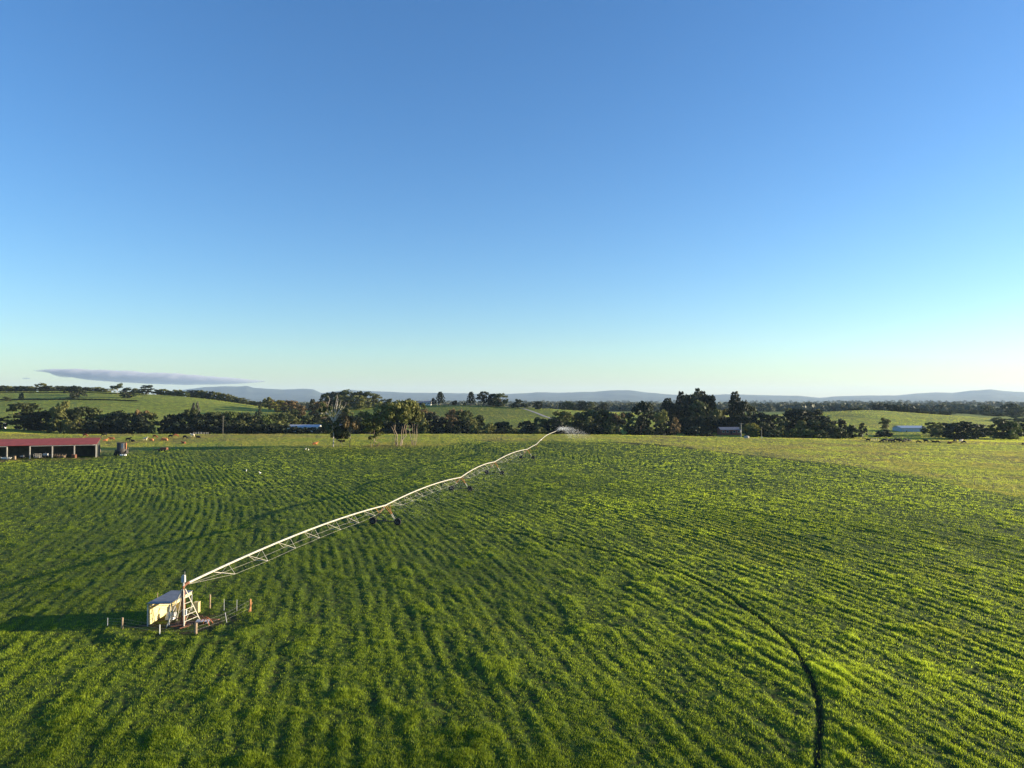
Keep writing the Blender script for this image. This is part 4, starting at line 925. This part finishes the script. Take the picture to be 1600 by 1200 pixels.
# ------------------------------------------------------------------ far buildings
def gable(name, lab, cat, px0, px1, Y, zb, eave, ridge, depth, mwall, mroof, windows=(), doorx=None, roll=0):
    x0, x1 = (px0-800)/F*Y, (px1-800)/F*Y; w_ = x1-x0; c_ = (x0+x1)/2; o = empty(name, (c_, Y, zb)); tag(o, lab, cat); h_ = w_/2; e_ = eave; r_ = ridge
    MB().add([(-h_, 0, -3), (h_, 0, -3), (h_, depth, -3), (-h_, depth, -3), (-h_, 0, e_), (h_, 0, e_), (h_, depth, e_), (-h_, depth, e_), (-h_, depth/2, r_), (h_, depth/2, r_)],
             [(0, 1, 5, 4), (1, 2, 6, 9, 5), (2, 3, 7, 6), (3, 0, 4, 8, 7)]).build("wall", mwall, o)
    k_ = .5; MB().add([(-h_-k_, -k_, e_-.1), (h_+k_, -k_, e_-.1), (h_+k_, depth/2, r_+.12), (-h_-k_, depth/2, r_+.12), (-h_-k_, depth+k_, e_-.1), (h_+k_, depth+k_, e_-.1), (-h_-k_, -k_, e_), (h_+k_, -k_, e_), (h_+k_, depth/2, r_+.3), (-h_-k_, depth/2, r_+.3), (-h_-k_, depth+k_, e_), (h_+k_, depth+k_, e_)],
             [(6, 7, 8, 9), (9, 8, 11, 10), (0, 3, 2, 1), (3, 4, 5, 2), (0, 1, 7, 6), (1, 2, 8, 7), (2, 5, 11, 8), (5, 4, 10, 11), (4, 3, 9, 10), (3, 0, 6, 9)]).build("roof", mroof, o)
    for (wx, wz, ww_, wh_) in windows:
        f_ = MB().box((wx*h_, -.04, wz), (ww_+.2, .08, wh_+.2)).build("window", m_whitep, o); MB().box((wx*h_, -.1, wz), (ww_, .05, wh_)).build("pane", m_glass, f_)
    if doorx is not None: MB().box((doorx*h_, -.05, 1.05), (1.0, .1, 2.1)).build("door", m_glass, o)
    return o
def zat(py, Y): return pt(800, py, Y).z
gable("long_shed", "long low shed with pale bluish white roof showing above the dark hedge", "shed", 449, 497, 535, zat(672, 535)-1, 3.2, 4.6, 16, m_whitep, m_paleblue)
gable("long_shed", "short pale-roofed shed seen between the bleached gum's limbs", "shed", 512, 531, 532, zat(671, 532)-1, 3.2, 4.6, 12, m_whitep, m_paleblue)
gable("brick_house", "low red brick house with bluish roof left of the power pole with crossarm", "house", 1126, 1158, 500, zat(678, 500), 2.9, 4.4, 9, m_brick, m_slate, [(-.75, 1.6, 1.4, 1.1), (-.35, 1.6, 1.6, 1.1), (.3, 1.6, 1.6, 1.1), (.72, 1.6, 1.2, 1.1)], 0)
gable("blue_shed", "wide pale blue shed at the foot of the right-hand hill", "shed", 1408, 1447, 575, zat(677, 575), 4.3, 5.6, 14, m_blue, m_blue, (), -.6)
gable("farmhouse", "small pinkish white farmhouse on the ridge left of the small conical pine", "house", 662, 673, 860, zat(632.5, 860), 3.0, 4.6, 8, m_whitep, simple("pink_roof", (.6, .42, .36), .6), [(-.5, 1.6, 1.4, 1.2), (.4, 1.6, 1.4, 1.2)], 0)
gable("farmhouse", "dark-roofed low house on the ridge beside the pinkish farmhouse", "house", 654, 662, 866, zat(633, 866), 2.8, 4.4, 8, m_shedin, m_slate, [(.3, 1.6, 1.4, 1.2)])
gable("white_hut", "tiny white hut by the pasture at the far left edge under the hill", "hut", 5.5, 7.5, 520, zat(666, 520), 1.5, 2.0, 2, m_whitep, m_whitep)

# gravel road on the middle hill
rd = MB(); rp = [(815, 838), (826, 815), (838, 785), (852, 745), (868, 700), (880, 665)]; vs = []
for px, Y in rp:
    x_ = (px-800)/F*Y
    for s_ in (-2.2, 2.2):
        z_ = float(base_h(np.array([x_+s_]), np.array([float(Y)]))[0]); vs.append((x_+s_, Y, z_+.12))
rd.add(vs, [(2*i_, 2*i_+1, 2*i_+3, 2*i_+2) for i_ in range(len(rp)-1)]); tag(rd.build("gravel_track", simple("pale_gravel", (.34, .32, .28), .9, 0, .2, .5)), kind='structure')

# ------------------------------------------------------------------ poles
def pole(name, px, yt, yb, Y, rad, mat, lab, cat, arm=False, extra=None):
    x_ = (px-800)/F*Y; zt, zb = pt(px, yt, Y).z, pt(px, yb, Y).z-.5; o = empty(name, (x_, Y, zb)); tag(o, lab, cat); h_ = zt-zb
    MB().tube([(0, 0, -3), (0, 0, h_)], [rad, rad*.75], 8).build("pole_shaft", mat, o)
    if arm:
        MB().box((0, -.1, h_-.5), (2.6, .14, .16)).build("crossarm", m_wood, o)
        for q_ in (-1.1, 0, 1.1): MB().tube([(q_, -.1, h_-.42), (q_, -.1, h_-.1)], .07, 6).build("insulator", m_whitep, o)
    if extra == 'transformer': MB().tube([(-.45, -.2, h_*.42), (-.45, -.2, h_*.42+1.3)], .35, 10).build("transformer", m_grey, o); MB().box((0, -.15, h_*.25), (.5, .3, .9)).build("meter_box", m_grey, o)
    if extra == 'box': MB().box((.1, -.2, .9), (.8, .5, 1.0)).build("base_box", m_whitep, o)
    return o
pole("power_pole", 1157.5, 661, 685, 415, .22, m_post, "pale power pole with crossarm and transformer beside the red brick house", "power pole", True, 'transformer')
pole("power_pole", 349, 650, 677, 424, .07, m_post, "thin brown pole rising from the pasture crest in front of dark hedge", "pole", False)
pole("lamp_pole", 1189.5, 670, 685, 416, .1, m_post, "thin short pole with a white box at its foot, right of the power pole", "pole", False, 'box')
o = place(1166, 405, "feed_bin", "low tan rounded bin on the crest beside the power pole", "bin")
MB().lathe((0, 0, 0), (0, 0, 1), [(0, 1.4), (.8, 1.5), (1.2, 1.2), (1.4, .1)], 16).build("bin_body", m_post, o)

# ------------------------------------------------------------------ cattle and birds
def skinmesh(nodes, edges, radii, sub=2):
    me_ = bpy.data.meshes.new("tmp"); me_.from_pydata(nodes, edges, []); ob = bpy.data.objects.new("tmp", me_); C.objects.link(ob)
    sk = ob.modifiers.new("s", 'SKIN'); ss_ = ob.modifiers.new("u", 'SUBSURF'); ss_.levels = sub; ss_.render_levels = sub
    if not me_.skin_vertices: me_.attributes.new
    for v_, r_ in zip(me_.skin_vertices[0].data, radii): v_.radius = r_ if isinstance(r_, tuple) else (r_, r_)
    me_.skin_vertices[0].data[0].use_root = True
    dg = bpy.context.evaluated_depsgraph_get(); out = bpy.data.meshes.new_from_object(ob.evaluated_get(dg)); bpy.data.objects.remove(ob); return out
def cow_nodes(pose):
    if pose == 'lie':
        N = [(0, 0, .45), (-.65, 0, .42), (.6, 0, .5), (.95, 0, .75), (1.2, 0, .98), (1.5, 0, .88), (.55, .25, .15), (.95, .3, .07), (.55, -.25, .15), (.95, -.3, .07), (-.6, .35, .15), (-.1, .5, .08), (-.6, -.3, .15), (-.1, -.45, .08), (-.85, 0, .3), (-.9, .1, .05)]
        E = [(0, 1), (0, 2), (2, 3), (3, 4), (4, 5), (2, 6), (6, 7), (2, 8), (8, 9), (1, 10), (10, 11), (1, 12), (12, 13), (1, 14), (14, 15)]
        Rd = [.42, .38, .34, .2, .15, .09, .12, .06, .12, .06, .17, .07, .17, .07, .04, .03]
    else:
        hd = [(.95, 0, .8), (1.2, 0, .35), (1.35, 0, .12)] if pose == 'graze' else [(.95, 0, 1.3), (1.2, 0, 1.5), (1.52, 0, 1.38)]
        N = [(0, 0, 1.02), (-.65, 0, 1.08), (.6, 0, 1.02)]+hd+[(.55, .2, .68), (.57, .2, .36), (.55, .2, .03), (.62, -.2, .68), (.68, -.2, .36), (.66, -.2, .03),
             (-.62, .22, .72), (-.78, .22, .45), (-.7, .22, .03), (-.55, -.22, .72), (-.68, -.22, .45), (-.6, -.22, .03), (-.92, 0, 1.05), (-.98, 0, .5)]
        E = [(0, 1), (0, 2), (2, 3), (3, 4), (4, 5), (2, 6), (6, 7), (7, 8), (2, 9), (9, 10), (10, 11), (1, 12), (12, 13), (13, 14), (1, 15), (15, 16), (16, 17), (1, 18), (18, 19)]
        Rd = [.38, .34, .33, .19, .14, .085, .12, .065, .055, .12, .065, .055, .17, .075, .055, .17, .075, .055, .04, .03]
    return N, E, Rd
coat = {'orange': simple("coat_tan", (.62, .24, .09), .8, 0, .2, 2), 'red': simple("coat_red_brown", (.26, .085, .04), .8, 0, .25, 2), 'black': simple("coat_black", (.014, .012, .012), .7, 0, .2, 2), 'white': simple("coat_cream", (.78, .66, .48), .8, 0, .15, 2)}
_cm = {}
def cow(px, py, pose, colr, lab, group, Y=None, face=None):
    if (pose, colr) not in _cm:
        if pose not in _cm: _cm[pose] = skinmesh(*cow_nodes(pose), 1)
        m_ = _cm[pose].copy(); m_.materials.clear(); m_.materials.append(coat[colr]); m_.polygons.foreach_set('use_smooth', [True]*len(m_.polygons))
        hx, hz_ = {'graze': (1.13, .52), 'stand': (1.13, 1.58), 'lie': (1.15, 1.05)}[pose]
        er = MB()
        for s_ in (-1, 1): er.tube([(hx, s_*.08, hz_), (hx-.04, s_*.26, hz_+.02)], [.05, .03], 5)
        em = bpy.data.meshes.new("ears"); em.from_pydata(er.v, [], er.f); em.materials.append(coat[colr]); _cm[(pose, colr)] = (m_, em)
    m_, em = _cm[(pose, colr)]; g_ = gp(px, py) if Y is None else None
    x_, y_ = (g_.x, g_.y) if g_ is not None else ((px-800)/F*Y, Y)
    o = bpy.data.objects.new("cow", m_); C.objects.link(o); o.location = (x_, y_, gz(x_, y_)-.03); o.rotation_euler = (0, 0, face if face is not None else random.choice((0, 3.14))+random.uniform(-.5, .5)); s_ = random.uniform(1.15, 1.35); o.scale = (s_, s_, s_)
    e_ = bpy.data.objects.new("ears", em); C.objects.link(e_); e_.parent = o
    tag(o, lab, "cow", group)
CN = {'orange': 'tan', 'red': 'red-brown', 'black': 'black', 'white': 'cream'}; PN = {'graze': 'grazing', 'stand': 'standing', 'lie': 'lying'}
L1 = [(133, 682, 'graze', 'red'), (164, 689, 'lie', 'orange'), (175, 688, 'stand', 'red'), (163.5, 681, 'graze', 'black'), (200, 689, 'stand', 'black'), (208, 689.5, 'lie', 'black'), (227, 687.5, 'stand', 'white'), (237, 688, 'lie', 'orange'), (242, 684, 'graze', 'red'), (254, 687, 'lie', 'orange'), (259, 687.5, 'lie', 'orange'), (266.5, 684, 'stand', 'black'), (274.5, 682, 'graze', 'red'), (289, 685, 'graze', 'black'), (301, 682, 'stand', 'white'), (310.5, 683.5, 'lie', 'black'), (287, 692, 'lie', 'red'), (491.5, 694, 'lie', 'orange')]
L1.sort()
for k, (px, py, pose, colr) in enumerate(L1):
    cow(px, py+1.2, pose, colr, f"{PN[pose]} {CN[colr]} cow, {ORD[k]}{'' if k == 0 else ' from left'} in the pasture herd right of the shed", "cattle in the left pasture")
L2 = [(1355.5, 'stand', 'black'), (1377, 'graze', 'black'), (1381, 'graze', 'black'), (1385.5, 'graze', 'black'), (1390, 'stand', 'black'), (1394.5, 'graze', 'black'), (1398.5, 'graze', 'black'), (1403, 'stand', 'black'), (1407, 'graze', 'black'), (1411.5, 'graze', 'black'), (1415.5, 'stand', 'black'), (1420, 'graze', 'black'), (1434, 'graze', 'black'), (1446, 'stand', 'black'), (1458, 'lie', 'black'), (1464, 'graze', 'black'), (1482, 'lie', 'red'), (1491, 'graze', 'black'), (1500, 'stand', 'white'), (1505, 'graze', 'black'), (1598, 'graze', 'black')]
for k, (px, pose, colr) in enumerate(L2):
    cow(px, 0, pose, colr, f"{PN[pose]} {CN[colr]} cow, {ORD[k]}{'' if k == 0 else ' from left'} along the right-hand pasture crest", "cattle on the right crest", Y=392-6*math.sin(k*1.7)-(px-1355)*.05)
def bird(px, py, lab):
    g_ = gp(px, py); me_ = skinmesh([(0, 0, .32), (-.16, 0, .28), (.1, 0, .42), (.16, 0, .58), (.27, 0, .57), (-.28, 0, .25), (0, .04, .15), (0, .04, 0), (.0, -.04, .15), (.0, -.04, 0)], [(0, 1), (0, 2), (2, 3), (3, 4), (1, 5), (0, 6), (6, 7), (0, 8), (8, 9)], [.1, .08, .05, .04, .015, .04, .012, .01, .012, .01], 1)
    me_.materials.clear(); me_.materials.append(m_whitep); o = bpy.data.objects.new("egret", me_); C.objects.link(o); o.location = g_+Vector((0, 0, .12)); o.scale = (1.5,)*3; o.rotation_euler = (0, 0, px); tag(o, lab, "bird", "white egrets on the grass")
bird(385, 738.5, "left one of two white egrets on the green field above the arm"); bird(406, 742.5, "right one of two white egrets on the green field above the arm")
bird(478, 704.5, "left of the two white birds on grass before the bleached gum"); bird(482, 704.8, "right of the two white birds on grass before the bleached gum")

# ------------------------------------------------------------------ cloud
m_cloud = bpy.data.materials.new("cloud_grey"); m_cloud.use_nodes = True; nt = m_cloud.node_tree
for n_ in list(nt.nodes): nt.nodes.remove(n_)
pv = nt.nodes.new('ShaderNodeVolumePrincipled'); ou = nt.nodes.new('ShaderNodeOutputMaterial'); nt.links.new(pv.outputs[0], ou.inputs['Volume'])
pv.inputs['Color'].default_value = (.62, .63, .72, 1); pv.inputs['Density'].default_value = .0022; pv.inputs['Anisotropy'].default_value = .2
def cloud(spec, seed, lab):
    CY = 36000.; n_u, n_v = 90, 20; V_ = []
    pc = [a_[0] for a_ in spec]; yt = [a_[1] for a_ in spec]; yb = [a_[2] for a_ in spec]
    for i_ in range(n_u):
        px = pc[0]+(pc[-1]-pc[0])*i_/(n_u-1); t1, b1 = np.interp(px, pc, yt), np.interp(px, pc, yb)
        T_, B_ = pt(px, t1, CY).z, pt(px, b1, CY).z; c_ = (T_+B_)/2; hh_ = max((T_-B_)/2, 2); x_ = (px-800)/F*CY
        for j_ in range(n_v):
            th = 6.283*j_/n_v; nz = float(fbm(np.array([px/9.+seed]), np.array([th*1.3 if th < 3.14 else (6.283-th)*1.3+5]), seed, 3)[0])-.5
            k_ = 1+(.5 if math.sin(th) > 0 else .15)*nz; V_.append((x_, CY+math.cos(th)*hh_*5*k_, c_+math.sin(th)*hh_*k_))
    b_ = MB(); b_.add(V_, [(i_*n_v+j_, i_*n_v+(j_+1) % n_v, (i_+1)*n_v+(j_+1) % n_v, (i_+1)*n_v+j_) for i_ in range(n_u-1) for j_ in range(n_v)], 0, True)
    b_.add(V_[:n_v], [tuple(range(n_v))]); b_.add(V_[-n_v:], [tuple(range(n_v))[::-1]])
    tag(b_.build("cloud", m_cloud), lab, "cloud")
cloud([(52, 579, 580), (66, 577.5, 581), (85, 576.5, 584), (100, 576, 590), (112, 576.5, 589), (140, 577, 594), (180, 579, 597), (230, 582, 600), (290, 585, 601.5), (330, 588, 601), (370, 591, 600), (400, 593.5, 598), (415, 595, 596.5)], 3, "long flat grey-purple cloud above the left hill")
cloud([(34, 591, 592), (40, 590, 592.5), (49, 591, 592)], 8, "tiny grey cloud scrap left below the long cloud")
# ------------------------------------------------------------------ haze
m_haze = bpy.data.materials.new("haze"); m_haze.use_nodes = True; nt = m_haze.node_tree
for n in list(nt.nodes): nt.nodes.remove(n)
pv = nt.nodes.new('ShaderNodeVolumePrincipled'); ou = nt.nodes.new('ShaderNodeOutputMaterial'); nt.links.new(pv.outputs[0], ou.inputs['Volume'])
pv.inputs['Color'].default_value = (.54, .74, 1, 1); pv.inputs['Density'].default_value = 3.0e-5; pv.inputs['Anisotropy'].default_value = .1
hz = MB().box((0, 0, 225), (64000, 64000, 650)).build("haze", m_haze); tag(hz, kind='stuff')
